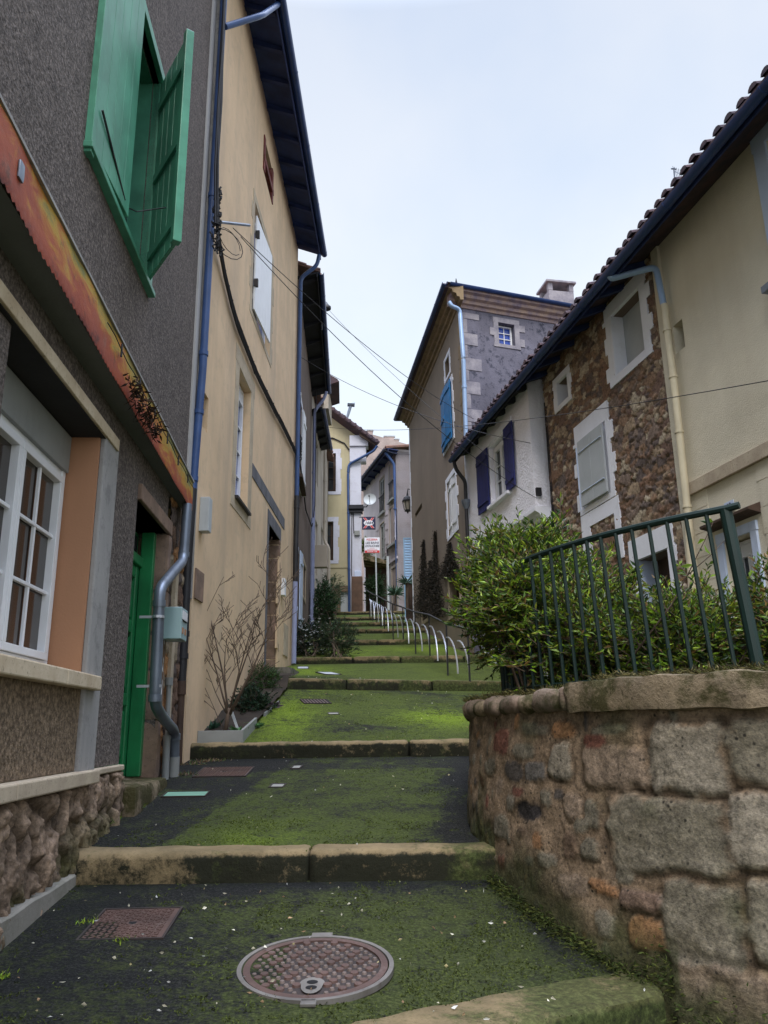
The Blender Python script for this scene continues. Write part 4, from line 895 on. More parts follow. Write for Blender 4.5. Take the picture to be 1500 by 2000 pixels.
mb = MB(); mb.box(L2, .02, .17, 2.35, 2.78, 0, .12); solo('meter_box', 'small pale grey box on the yellow wall beside the corner pipe', 'box', mb, M['dish'], bevel=.008)
mb = MB(); mb.box(L2, 6.62, 6.85, 2.65, 3.0, 0, .08); solo('meter_box', 'small white box right of the deep wooden door', 'box', mb, M['white'], bevel=.008)
P = [L2.p(8.2, 11.5, .55), L2.p(8.2, 11.2, .5), L2.p(8.25, 10.9, .09), L2.p(8.18, 5.2, .09)]
t = thing('downpipe', 'long thin downpipe at the far corner of the yellow house, olive and white lower down', 'drainpipe', L2.p(8.1, 1.35, .09))
mb = MB(); mb.tube(bend(P, .15), .05, 10); part('upper_pipe', mb, M['pipeblue'], t, smooth=40)
mb = MB(); mb.tube([L2.p(8.18, 5.2, .09), L2.p(8.14, 3.2, .09)], .058, 10); mb.tube([L2.p(8.18, 5.1, .09), L2.p(8.175, 4.9, .09)], .07, 10); part('middle_pipe', mb, M['iron'], t, smooth=40, label='dark middle length')
mb = MB(); mb.tube([L2.p(8.14, 3.2, .09), L2.p(8.1, 1.4, .09)], .055, 10); part('lower_pipe', mb, M['lilac'], t, smooth=40)
# steps block below the deep door
mb = MB(); mb.lump(lambda w: L2.p(5.55+w.x, .72+w.z, .26+w.y), 1.05, .27, .34, .03, .08, .012, 4, seed=4); solo('door_step', 'large mossy concrete block under the deep wooden door', 'doorstep', mb, M['block'], smooth=50)
# ---- planter with bare sapling
gp = lambda px, py: ghit(px, py)
pl = thing('planter_bed', 'narrow bed edged with grey boards along the yellow wall, above the third step', 'planter', (-1.95, 10.8, -.12))
FB = Fr(-2.26, 9.72, 1, 0, 1)
mb = MB(); mb.box(FB, .02, .56, -.16, .015, -.03, 0); part('edging_board', mb, M['pvcgrey'], pl, bevel=.004)
SB = Fr(-1.70, 9.74, .05, 1, 1)
mb = MB(); mb.hexa([SB.p(0, -.14, 0), SB.p(.75, .02, 0), SB.p(.75, .17, 0), SB.p(0, .02, 0), SB.p(0, -.14, -.03), SB.p(.75, .02, -.03), SB.p(.75, .17, -.03), SB.p(0, .02, -.03)]); part('edging_board', mb, M['pvcgrey'], pl)
mb = MB(); mb.hexa([SB.p(1.3, .12, 0), SB.p(2.5, .36, 0), SB.p(2.5, .46, 0), SB.p(1.3, .24, 0), SB.p(1.3, .12, -.03), SB.p(2.5, .36, -.03), SB.p(2.5, .46, -.03), SB.p(1.3, .24, -.03)]); part('edging_board', mb, M['pvcgrey'], pl)
mb = MB(); P = []
for i in range(24):
    y = 9.75+i*.17; P.append([V((x, y, gz(x, y)+.06+.03*noise.noise(V((x*6, y*6, 0))))) for x in np.linspace(-2.26, -1.72+.05*(y-9.75), 8)])
mb.grid(P); part('soil', mb, M['soil'], pl, smooth=2)
mb = MB(); mb.hexa([V((-1.84, 10.1, -.0)), V((-1.81, 10.1, 0)), V((-1.92, 10.13, .27)), V((-1.95, 10.13, .26)), V((-1.84, 10.12, 0)), V((-1.81, 10.12, 0)), V((-1.92, 10.15, .27)), V((-1.95, 10.15, .26))]); solo('slate', 'leaning pale slat stuck in the planted bed beside the bare sapling', 'slat', mb, M['dish'])
def sapling():
    rnd = random.Random(21); base = V((-1.97, 10.0, -.06)); mb = MB()
    def br(p, d, L, r, lv):
        pts = [p]; rs = [r]; n = 5
        for i in range(n):
            d = (d+V((rnd.gauss(0, .07), rnd.gauss(0, .05), .05))).normalized(); p = p+d*L/n; pts.append(p); rs.append(r*(1-.13*(i+1)))
            if lv < 3 and i >= 1 and rnd.random() < (.75 if lv else .95):
                e = (d+V((rnd.choice((-1, 1))*rnd.uniform(.45, .9), rnd.uniform(-.5, .5), rnd.uniform(-.1, .3)))).normalized(); br(p, e, L*rnd.uniform(.3, .55), r*(1-.13*(i+1))*.6, lv+1)
        mb.tube(pts, [max(.0036, q) for q in rs], 5)
    mb.tube([base, base+V((.02, 0, .18)), base+V((.04, .0, .34))], [.028, .024, .022], 7); b = base+V((.03, 0, .28))
    for dx, dz, L, r in ((-.30, 1, 1.15, .014), (-.10, 1, 1.25, .016), (.10, 1, 1.15, .014), (.46, 1, 1.5, .016), (.28, 1, 1.15, .013), (-.18, 1, .9, .011), (-.7, 1, .7, .008), (.62, 1, .9, .009)): br(b+V((dx*.04, rnd.uniform(-.02, .02), rnd.uniform(-.05, .05))), V((dx, rnd.uniform(-.15, .15), dz)).normalized(), L, r, 0)
    br(base+V((0, 0, .05)), V((-.7, 0, 1)).normalized(), .75, .006, 1)
    solo('bare_sapling', 'leafless many-stemmed sapling in the boarded bed against the yellow wall', 'sapling', mb, M['bark'], smooth=2)
sapling()
bush('conifer_shrub', 'small rounded dark evergreen in front of the mossy concrete block', 'shrub', (-1.96, 12.8, .70), (.26, .4, .30), 420, .05, .009, [(.02, .06, .012), (.035, .08, .015), (.015, .04, .012)], (-1.96, 12.8, .45), seed=22, tl=.1, per=14, mat='leafdark', inner=.3, lump=.1)
bush('shrub', 'dark low shrub with bluish leaves in the boarded bed', 'shrub', (-1.86, 11.3, .34), (.24, .34, .26), 360, .045, .016, [(.02, .045, .022), (.03, .06, .03), (.012, .03, .02)], (-1.86, 11.3, .15), seed=23, tl=.1, per=12, mat='leafdark')
def broad(name, label, base, n, L, W, cols, cat='plant', mat='leaf', el=.7):
    P = []; D = []
    for i in range(n): a = random.uniform(0, 6.28); P.append((base[0]+math.cos(a)*.015, base[1]+math.sin(a)*.015, base[2])); D.append((math.cos(a), math.sin(a), random.uniform(.15, 1.3)*el))
    return leafpart(name, P, D, RG.uniform(.6, 1.1, n)*L, W, pal(n, cols), mat, None, .2, label=label, cat=cat)
broad('leafy_plant', 'broad-leaved light green plant at the front of the boarded bed', (-1.80, 9.95, .0), 12, .13, .055, [(.10, .20, .08), (.06, .14, .05)])
broad('leafy_plant', 'small leafy plant by the gap in the bed boards', (-1.70, 10.45, .06), 12, .14, .06, [(.10, .22, .08), (.06, .14, .05)])
broad('leafy_plant', 'purple-tinged plant behind the bed boards', (-1.62, 11.6, .33), 40, .16, .05, [(.10, .06, .09), (.16, .12, .16), (.06, .08, .05)])
broad('leafy_plant', 'dark upright plant against the yellow wall left of the sapling', (-2.17, 10.2, -.02), 16, .22, .05, [(.02, .05, .03), (.03, .08, .05)], el=1.6)
# ============================================================ BROWN HOUSE + PALE HOUSE (left, further up)
bh = thing('house', 'dark brown rendered house with deep boarded eaves beyond the yellow house', 'house', L3.p(3.5, 1.5))
op = [(.7, 2.0, 6.1, 8.4, .2), (.5, 1.6, 2.4, 4.4, .2), (3.6, 4.6, 3.6, 4.5, .25)]
part('wall', wall(L3, .0, 7.15, .5, 11.4, op, 6), M['brownhouse'], bh)
tiles(bh, L3, -.1, 7.4, 11.35, .55, 6, 20, 'tile2', seg=2); gutter(bh, L3, -.1, 7.4, 11.28, .58, .07); soffit(bh, L3, -.1, 7.4, 11.1, 11.25, .52, 'eavesblack', 1.1)
w = win(bh, L3, .72, 1.98, 6.15, 8.38, -.12, 2, 1, 3); surround(bh, L3, .7, 2.0, 6.1, 8.4, .16, 'white_smooth', .01, .05, .4)
shutter(w, L3, 2.02, 6.1, 8.4, .6, 3, 1, 'white', 4, (.15, .85), .02); shutter(w, L3, .66, 6.1, 8.4, .5, 3, -1, 'white', 4, (.15, .85), .02)
mb = MB(); mb.box(L3, .5, 2.2, 6.0, 6.08, 0, .14); part('sill', mb, M['wooddark'], w)
w = win(bh, L3, .52, 1.58, 2.45, 4.38, -.1, 2, 1, 3); shutter(w, L3, 1.62, 2.4, 4.4, .5, 4, 1, 'whiteblue', 4, (.15, .85), .02); shutter(w, L3, .48, 2.4, 4.4, .4, 4, -1, 'whiteblue', 4, (.15, .85), .02)
w = win(bh, L3, 3.62, 4.58, 3.62, 4.48, -.15, 1, 1, 1); surround(bh, L3, 3.6, 4.6, 3.6, 4.5, .14, 'stone_trim', .012, 0, 1)
ph = thing('house', 'narrow pale rendered house with a red tiled roof corner beyond the brown house', 'house', V((-2.42, 29, 3.6)))
L4 = Fr(-2.42, 25.05, -.0, 1, 1)
op = [(2.0, 2.9, 8.6, 10.2, .2), (4.6, 5.4, 5.9, 7.6, .2), (2.0, 2.9, 5.3, 7.2, .2)]
part('wall', wall(L4, .05, 7.9, 2., 11.3, op, 6), M['pale'], ph)
for o in op: win(ph, L4, o[0]+.02, o[1]-.02, o[2]+.02, o[3]-.02, -.1, 2, 1, 2)
soffit(ph, L4, .1, 4.2, 10.5, 10.6, .36, 'eavesblack', .8); gutter(ph, L4, .1, 4.2, 10.6, .4, .06)
tiles(ph, L4, .1, 7.9, 11.35, .25, 5, 20, 'tile2', seg=1)
mb = MB(); mb.hexa([V((-2.4, 26.4, 11.9)), V((-1.55, 26.4, 12.15)), V((-1.62, 26.4, 12.25)), V((-2.4, 26.4, 12.75)), V((-2.4, 28.4, 11.9)), V((-1.65, 28.4, 12.15)), V((-1.68, 28.4, 12.25)), V((-2.4, 28.4, 12.75))]); part('red_tiled_gable', mb, M['tile'], ph, label='red tiled roof corner')
mb = MB(); mb.hexa([V((-3.4, 26.6, 11.2)), V((-1.95, 26.6, 11.2)), V((-1.95, 26.6, 12.1)), V((-3.4, 26.6, 12.4)), V((-3.4, 28.3, 11.2)), V((-1.95, 28.3, 11.2)), V((-1.95, 28.3, 12.1)), V((-3.4, 28.3, 12.4))]); part('gable_wall', mb, M['pale'], ph)
def simplepipe(name, label, P, r, mat, rr=.15, cols=()):
    mb = MB(); mb.tube(bend(P, rr), r, 10)
    for i, t in cols: a = V(P[i]).lerp(V(P[i+1]), t); mb.tube([a, a+(V(P[i+1])-V(P[i])).normalized()*.07], r*1.2, 10)
    return solo(name, label, 'drainpipe', mb, M[mat], smooth=40)
simplepipe('downpipe', 'lilac downpipe at the far corner of the brown house', [L3.p(6.9, 11.1, .5), L3.p(6.9, 10.8, .4), L3.p(6.9, 10.4, .1), L3.p(6.9, 3.2, .1)], .055, 'lilac', cols=((2, .3), (2, .6), (2, .8)))
simplepipe('downpipe', 'second lilac downpipe just before the pale house', [L3.p(6.3, 6.5, .1), L3.p(6.3, 3.0, .1)], .05, 'lilac', cols=((0, .5),))
simplepipe('downpipe', 'pinkish downpipe on the pale house', [L4.p(4.6, 11.1, .12), L4.p(4.6, 7.0, .12), L4.p(4.5, 6.7, .3), L4.p(4.5, 5.0, .3)], .06, 'pale', cols=((0, .4), (0, .8)))
mb = MB(); mb.box(L4, .9, 1.2, 5.25, 6.0, .0, .50); solo('meter_box', 'beige box on the pale house wall above the shrubs', 'box', mb, M['pale'], bevel=.01)
mb = MB()
for k in range(4): mb.tube([L3.p(6.6+.04*k, 11, .16), L3.p(6.6+.03*k, 8.6, .17), L3.p(6.62, 7.0, .16), L3.p(6.2, 6.2, .1)], .014, 5)
mb.tube([L2.p(8.3, 6.2, .1), L3.p(1.5, 6.4, .05), L3.p(3.5, 6.0, .05), L3.p(6.2, 6.2, .08)], .02, 5)
for i in range(14): p = L2.p(8.25, 6.3+random.uniform(-.3, .3), .12); mb.tube([p, p+V((.05, 0, .1)), p+V((.02, .05, .2))], .015, 5)
solo('cable_run', 'black cables running along the brown house and hanging at its far corner', 'cables', mb, M['cable'], smooth=2)
# eave lamp on a bracket
t = thing('street_lamp', 'black lamp on a short arm sticking out from the brown house eaves', 'lamp', L3.p(2.3, 10.2, .5))
pz = V((-1.46, 20.2, 10.5)); rr = ray(636, 598); pz = rr*(20.2/rr.y)
mb = MB(); mb.tube([L3.p(2.4, 11.0, .5), pz+V((-.12, 0, .18)), pz+V((-.02, 0, .1))], .03, 8); part('arm', mb, M['iron'], t, smooth=40)
mb = MB(); mb.tube([pz+V((-.02, 0, .12)), pz+V((0, 0, .02)), pz+V((.03, 0, -.06)), pz+V((.035, 0, -.10))], [.05, .09, .13, .12], 14); part('lamp_head', mb, M['iron'], t, smooth=40)
# ============================================================ FAR OCHRE HOUSE (facing down the alley)
oh = thing('house', 'ochre house with white corner pilaster and sloping tiled eaves at the top of the steps', 'house', V((-1.9, 33, 4.6)))
op = [(-.02, .42, 10.0, 11.75, .25), (-.08, .32, 6.95, 8.65, .25), (.62, 1.0, 4.4, 5.6, .2)]
zt = lambda u: 13.75-(u+.0)*.80
mb = wall(FY, -1.2, 1.5, 4.2, 12.3, op, 6, sides=False)
mb.quad(FY.p(-1.2, 12.3), FY.p(1.5, 12.3), FY.p(1.5, zt(1.5)-.05), FY.p(-1.2, zt(-1.2)-.05)); mb.quad(FY.p(1.5, 4.2), FY.p(1.5, 12.6), FY.p(-.7, 12.6, -7), FY.p(-.7, 4.2, -7))
part('wall', mb, M['faryellow'], oh)
mb = MB()
for (a, b, o0, o1, dz) in ((-1.4, 2.25, -7, .55, 0),):
    P4 = lambda u, o, e: FY.p(u, zt(u)+e, o)
    P5 = lambda u, o, e: FY.p(u-2.3*(o1-o)/7.55, zt(u)+e, o)
    mb.hexa([P5(a, o0, 0), P5(b, o0, 0), P5(b, o0, .14), P5(a, o0, .14), P5(a, o1, 0), P5(b, o1, 0), P5(b, o1, .14), P5(a, o1, .14)])
for i in range(26): o = .5-i*.29; mb.tube([P5(2.32, o, .12), P5(-1.4, o, .12)], .1, 8)
for i in range(16): u = -1.3+i*.235; mb.tube([P4(u, .62, .13), P4(u, .40, .13)], .085, 8)
part('roof', mb, M['tile'], oh, smooth=40)
for i in range(14): mb = MB(); o = .45-i*.5; FYR = Fr(-2.5-2.3*(.55-o)/7.55, 33, 1, 0, 1); mb.hexa([FYR.p(1.5, zt(1.5)-.14, o), FYR.p(2.2, zt(2.2)-.06, o), FYR.p(2.2, zt(2.2)-.002, o), FYR.p(1.5, zt(1.5)-.002, o), FYR.p(1.5, zt(1.5)-.14, o-.1), FYR.p(2.2, zt(2.2)-.06, o-.1), FYR.p(2.2, zt(2.2)-.002, o-.1), FYR.p(1.5, zt(1.5)-.002, o-.1)]); part('rafter', mb, M['wooddark'], oh)
mb = MB(); mb.box(FY, 1.03, 1.52, 4.6, 12.1, -.1, .06); mb.box(FY, 1.03, 1.75, 11.3, 12.0, -.3, .16); mb.box(FY, 1.03, 1.85, 12.0, 12.5, -.3, .24)
part('corner_pilaster', mb, M['lilacwhite'], oh, bevel=.02)
mb = MB(); mb.box(FY, .98, 1.62, 9.15, 9.32, -.2, .25); mb.box(FY, 1.0, 1.58, 9.0, 9.15, -.2, .18); part('pilaster_ledge', mb, M['eavesblack'], oh)
mb = MB()
for z in (9.8, 10.5, 11.0, 8.2, 7.5): mb.box(FY, 1.0, 1.12, z, z+.3, -.05, .05)
part('corner_blocks', mb, M['faryellow'], oh)
for o in op[:2]:
    win(oh, FY, o[0]+.01, o[1]-.01, o[2]+.01, o[3]-.01, -.15, 1, 1, 3, 'wooddark'); surround(oh, FY, o[0], o[1], o[2], o[3], .2, 'lilacwhite', .02, .06, .5, seed=2)
mb = MB(); mb.box(FY, .63, .99, 4.4, 5.58, -.15, -.1); part('door', mb, M['dish'], oh)
mb = MB(); mb.box(FY, -1.2, 1.03, 4.2, 5.85, -.02, .03); mb2 = wall(FY, -1.2, 1.03, 4.2, 5.85, [(.62, 1.0, 4.4, 5.6, .1)], 1, False); mb2.v = [v+V((0, -.03, 0)) for v in mb2.v]; part('plinth', mb2, M['crepi2'], oh)
mb = MB(); mb.box(FY, -1.2, 1.03, 6.62, 6.72, -.02, .03); part('string_course', mb, M['faryellow'], oh)
mb = MB(); mb.tube([FY.p(-.3, 12.5, .04), FY.p(.3, 12.45, .04), FY.p(.8, 12.2, .04), FY.p(1.0, 11.9, .05), FY.p(1.6, 11.85, .1)], .03, 6); solo('cable_run', 'black cable sagging across the top of the ochre house', 'cables', mb, M['cable'], smooth=2)
simplepipe('downpipe', 'blue downpipe from the tiled eaves down the ochre house corner', [FY.p(2.25, 11.9, .5), FY.p(2.1, 11.7, .4), FY.p(1.0, 11.2, .12), FY.p(.96, 10.9, .1), FY.p(1.0, 4.7, .1)], .055, 'pipeblue', cols=((3, .3), (3, .7)))
# roof vent / cowl
t = thing('chimney', 'small tiled flue with a bent metal cowl on the ochre house roof', 'chimney', FY.p(.35, zt(.35)+.1, -1.2))
mb = MB(); mb.box(FY, -.0, .62, zt(.35)-.2, zt(.35)+.55, -1.5, -1.0); part('stack', mb, M['pale'], t, bevel=.01)
mb = MB(); mb.tube([FY.p(.5, zt(.35)+.3, -.95), FY.p(.85, zt(.35)+.25, -.9), FY.p(.95, zt(.35)+.6, -.9), FY.p(1.05, zt(.35)+.95, -.9)], .07, 8); mb.tube([FY.p(.9, zt(.35)+1.0, -.9), FY.p(1.22, zt(.35)+.97, -.9)], .13, 8); part('cowl', mb, M['zinc'], t, smooth=40)
mb = MB(); mb.hexa([FY.p(-.1, zt(.35)+.55, -1.6), FY.p(.7, zt(.35)+.45, -1.6), FY.p(.7, zt(.35)+.52, -1.6), FY.p(-.1, zt(.35)+.62, -1.6), FY.p(-.1, zt(.35)+.55, -.9), FY.p(.7, zt(.35)+.45, -.9), FY.p(.7, zt(.35)+.52, -.9), FY.p(-.1, zt(.35)+.62, -.9)]); part('cap', mb, M['tile'], t)
# signs
def at(px, py, y): r = ray(px, py); return r*(y/r.y)
Q = Fr(0, 32.6, 1, .02, 1)
a = Q.hit(707, 1009); b = Q.hit(733.5, 1034)
sg_ = thing('hanging_sign', 'square navy sign with a red ribbon cross, white oval and the number 1664', 'sign', Q.p((a[0]+b[0])/2, b[1]))
mb = MB(); mb.box(Q, a[0], b[0], b[1], a[1], -.05, 0); part('panel', mb, M['signnavy'], sg_, bevel=.01)
cx, cz, ww = (a[0]+b[0])/2, (a[1]+b[1])/2, (b[0]-a[0])/2
for s_, o_ in ((1, .002), (-1, .006)):
    for k, m_ in ((.115, 'signwhite'), (.085, 'signred')):
        mb = MB(); o2 = o_+(.004 if m_ == 'signred' else 0); X = ww*.66; Z = ww*.80; mb.hexa([Q.p(cx-s_*X-k/2, cz-Z, 0), Q.p(cx-s_*X+k/2, cz-Z, 0), Q.p(cx+s_*X+k/2, cz+Z, 0), Q.p(cx+s_*X-k/2, cz+Z, 0), Q.p(cx-s_*X-k/2, cz-Z, o2), Q.p(cx-s_*X+k/2, cz-Z, o2), Q.p(cx+s_*X+k/2, cz+Z, o2), Q.p(cx+s_*X-k/2, cz+Z, o2)]); part('ribbon', mb, M[m_], sg_)
mb = MB(); n = 28; ring = [(math.cos(6.2832*i/n), math.sin(6.2832*i/n)) for i in range(n)]
mb.v = [Q.p(cx+ww*.74*c, cz+ww*.42*s_, .014) for c, s_ in ring]+[Q.p(cx+ww*.74*c, cz+ww*.42*s_, 0) for c, s_ in ring]; mb.f = [tuple(range(n))]+[(i, (i+1) % n, n+(i+1) % n, n+i) for i in range(n)]; part('oval', mb, M['signwhite'], sg_)
text(sg_, '1664', Q, cx, cz, .018, ww*.62, 'signnavy', shear=.35, bold=.003)
mb = MB(); mb.tube([Q.p(a[0]-.12, a[1]-.02, -.02), Q.p(a[0]+.05, a[1]-.02, -.02)], .02, 6); part('bracket', mb, M['iron'], sg_)
a = Q.hit(711.5, 1050); b = Q.hit(742, 1080)
s3 = thing('hanging_sign', 'white pizzeria sign with a red band along its foot', 'sign', Q.p((a[0]+b[0])/2, b[1]))
mb = MB(); mb.box(Q, a[0], b[0], b[1], a[1], -.05, 0); part('panel', mb, M['signwhite'], s3, bevel=.01); cx = (a[0]+b[0])/2; H_ = a[1]-b[1]; W_ = b[0]-a[0]
mb = MB(); mb.box(Q, a[0]+.015, b[0]-.015, b[1]+.01, b[1]+H_*.17, 0, .004); part('red_band', mb, M['signred'], s3)
text(s3, 'PIZZERIA', Q, cx, a[1]-H_*.14, .004, H_*.17, 'signred', sx=1.0, bold=.002); text(s3, 'LES BAINS', Q, cx, a[1]-H_*.35, .004, H_*.19, 'signnavy', shear=.25, bold=.002); text(s3, 'DOUCHES', Q, cx, a[1]-H_*.55, .004, H_*.19, 'signnavy', shear=.25, bold=.002)
text(s3, 'cuisine', Q, cx, a[1]-H_*.70, .004, H_*.08, 'signred') if False else None
mb = MB(); mb.box(Q, cx-.10*W_/.6, cx+.10*W_/.6, a[1]-H_*.70, a[1]-H_*.685, 0, .003); mb.box(Q, cx-.2*W_/.6, cx+.2*W_/.6, a[1]-H_*.775, a[1]-H_*.76, 0, .003); part('small_print', mb, M['signred'], s3)
text(s3, '05 53 56 11 80', Q, cx, b[1]+H_*.09, .006, H_*.10, 'signwhite', bold=.002)
mb = MB(); mb.tube([Q.p(cx+.15, b[1], -.03), Q.p(cx+.17, 4.9, -.03)], .03, 8); part('post', mb, M['dish'], s3)
# satellite dish
t = thing('satellite_dish', 'round pale satellite dish on a short arm at the corner of the ochre house', 'satellite dish', at(706, 988, 32.7)); c = at(723, 977, 32.5)
mb = MB(); ax = V((-.1, -1, .25)).normalized(); a1 = ax.cross(V((0, 0, 1))).normalized(); a2 = ax.cross(a1); P = []
for i in range(7): r_ = .27*i/6; P.append([c+ax*(.09*(i/6)**2)+(a1*math.cos(6.2832*k/24)+a2*math.sin(6.2832*k/24))*r_ for k in range(25)])
mb.grid(P); P = [[p+ax*-.012 for p in row] for row in P]; mb.grid(P); part('reflector', mb, M['dish'], t, smooth=60)
mb = MB(); mb.tube([at(704, 990, 32.9), at(716, 990, 32.7), c-ax*.03], .022, 8); mb.tube([c+a2*.25, c+ax*.35], .01, 6); mb.tube([c+ax*.33, c+ax*.42], .035, 8); part('arm', mb, M['iron'], t)
# junction boxes on the pilaster
mb = MB(); mb.box(FY, 1.22, 1.45, 8.0, 8.2, .06, .16); solo('meter_box', 'small grey box on the white corner pilaster', 'box', mb, M['pvcgrey'], bevel=.01)
mb = MB(); mb.box(FY, 1.22, 1.48, 6.2, 6.45, .06, .16); solo('meter_box', 'small pale blue box low on the white corner pilaster', 'box', mb, M['whiteblue'], bevel=.01)
mb = MB(); mb.tube([FY.p(1.12, 9.0, .08), FY.p(1.10, 6.3, .08), FY.p(1.14, 6.05, .08), FY.p(1.2, 6.0, .08)], .018, 5); mb.tube([FY.p(1.18, 9.0, .08), FY.p(1.2, 8.1, .08)], .018, 5); solo('cable_run', 'thin black cable dropping down the white corner pilaster', 'cables', mb, M['cable'])
# ============================================================ FAR GREY HOUSE, GABLE BEHIND
gh = thing('house', 'lilac-grey house with tall shuttered windows where the alley turns', 'house', FG.p(2.5, 5))
op = [(2.0, 3.0, 8.1, 9.95, .12), (.35, 1.25, 8.5, 10.3, .12), (2.1, 3.0, 10.5, 12.3, .12), (.45, 1.2, 10.7, 12.5, .12), (.15, .95, 5.0, 7.3, .3), (4.0, 4.9, 6.6, 7.7, .2)]
part('wall', wall(FG, 0, 6.5, 4.6, 13.0, op, 8), M['fargrey'], gh)
for o in op[:4]:
    w = win(gh, FG, o[0]+.02, o[1]-.02, o[2]+.02, o[3]-.02, -.05, 2, 1, 3, 'pvcgrey'); m = (o[0]+o[1])/2
    surround(gh, FG, o[0], o[1], o[2], o[3], .07, 'pale', .02, 0, 3)
    mb = MB(); mb.box(FG, o[0]-.15, o[1]+.15, o[2]-.12, o[2]-.02, 0, .12); part('sill', mb, M['pvcgrey'], w)
    if o[2] > 10.4:
        mb = MB(); mb.box(FG, o[0], o[1], o[2]+.85, o[2]+.9, .02, .08); mb.box(FG, o[0], o[1], o[2]+.02, o[2]+.06, .02, .08)
        for k in range(6): u = o[0]+.08+k*(o[1]-o[0]-.16)/5; mb.tube([FG.p(u, o[2]+.03, .05), FG.p(u+.06*(-1)**k, o[2]+.45, .05), FG.p(u, o[2]+.87, .05)], .018, 5)
        part('iron_guard', mb, M['iron'], w)
    else:
        for sgn, u in ((1, o[1]+.02), (-1, o[0]-.02)): shutter(w, FG, u, o[2], o[3], .38, 8, sgn, 'fargrey', 1, (.1, .5, .9), .03)
mb = MB(); mb.box(FG, .15, .95, 5., 7.3, -.3, -.25); part('door', mb, M['wooddark'], gh); surround(gh, FG, .15, .95, 5.0, 7.3, .12, 'pale', .03, 0, 3, bot=False)
mb = MB(); mb.box(FG, -.05, 6.5, 7.62, 7.74, 0, .06); part('string_course', mb, M['fargrey'], gh)
tiles(gh, FG, -.3, 6.6, 12.95, .55, 2.5, 9, 'tile2', seg=1, sp_=.25, r=.1); soffit(gh, FG, -.3, 6.6, 12.8, 12.85, .5, 'eaves', 1); gutter(gh, FG, -.3, 6.6, 12.9, .6, .07)
GS = Fr(.6, 36, 1, .276, 1); part('side_wall', wall(GS, .0, 4, 4.6, 12.9, [], 1), M['pinkwall'], gh)
simplepipe('downpipe', 'blue downpipe at the near corner of the lilac-grey house', [FG.p(.05, 12.8, .5), FG.p(0, 12.5, .3), FG.p(.0, 12.2, .08), FG.p(.0, 5., .08)], .07, 'pipeblue', cols=((2, .3),))
gb = thing('house', 'large pinkish gable wall rising behind the other houses at the end', 'house', (0, 50, 6)); GB = Fr(-6, 50, 1, .1, 1)
P = [GB.p(0, 5), GB.p(12, 5), GB.p(12, 17), GB.p(9, 18.3), GB.p(5.0, 19.4), GB.p(0, 20.3)]; mb = MB(); n = len(P); mb.v = P+[p+V((0, 8, 0)) for p in P]; mb.f = [tuple(range(n)), tuple(range(2*n-1, n-1, -1))]+[(i, (i+1) % n, n+(i+1) % n, n+i) for i in range(n)]; part('wall', mb, M['pinkwall'], gb)
mb = MB(); mb.hexa([GB.p(4.4, 15.6, .05), GB.p(8, 17.0, .05), GB.p(8, 17.08, .05), GB.p(4.4, 15.68, .05), GB.p(4.4, 15.6, 0), GB.p(8, 17.0, 0), GB.p(8, 17.08, 0), GB.p(4.4, 15.68, 0)]); part('ledge', mb, M['wooddark'], gb)
for u, z, w__, lab in ((5.05, 19.5, .35, 'narrow left'), (6.2, 19.1, .7, 'wide middle'), (6.9, 18.9, .3, 'low right')):
    mb = MB(); mb.box(GB, u, u+w__, z-.6, z+.35, -1.2, -.7); ch = part('chimney', mb, M['pinkwall'], gb, bevel=.02); mb = MB(); mb.box(GB, u-.05, u+w__+.05, z+.35, z+.43, -1.25, -.65); mb.box(GB, u+.05, u+w__-.05, z+.43, z+.5, -1.1, -.8); part('cap', mb, M['dish'], ch)
# sheltered end of the alley: brown gate pier, garden wall, canopy, plants
mb = MB(); pA = at(687, 1198, 32.7); pB = at(708, 1127, 32.7); mb.hexa([V((pA.x, 32.5, 4.5)), V((pB.x, 32.5, 4.5)), V((pB.x, 32.5, pB.z)), V((pA.x, 32.5, pB.z)), V((pA.x, 32.9, 4.5)), V((pB.x, 32.9, 4.5)), V((pB.x, 32.9, pB.z)), V((pA.x, 32.9, pB.z))]); solo('gate_pier', 'brown boarded gate pier at the top of the steps', 'gate pier', mb, M['woodbrown'], bevel=.02)
gp_ = thing('porch', 'small brown porch with a mossy roof edge behind the gate pier', 'porch', (-.4, 35.5, 5))
mb = MB(); mb.hexa([V((-.95, 34.6, 7.3)), V((.12, 35.0, 7.15)), V((.12, 35.0, 7.3)), V((-.95, 34.6, 7.62)), V((-.95, 36.4, 7.3)), V((.12, 36.0, 7.15)), V((.12, 36.0, 7.3)), V((-.95, 36.4, 7.62))]); part('roof', mb, M['cap'], gp_)
mb = MB(); mb.hexa([V((-.9, 36.2, 4.7)), V((.1, 36, 4.7)), V((.1, 36, 7.2)), V((-.9, 36.2, 7.3)), V((-.9, 36.4, 4.7)), V((.1, 36.1, 4.7)), V((.1, 36.1, 7.2)), V((-.9, 36.4, 7.3))]); part('back_wall', mb, M['wooddark'], gp_)
mb = MB(); mb.tube([V((.13, 34.9, 4.8)), V((.13, 34.9, 7.5))], .06, 6); part('post', mb, M['dish'], gp_)
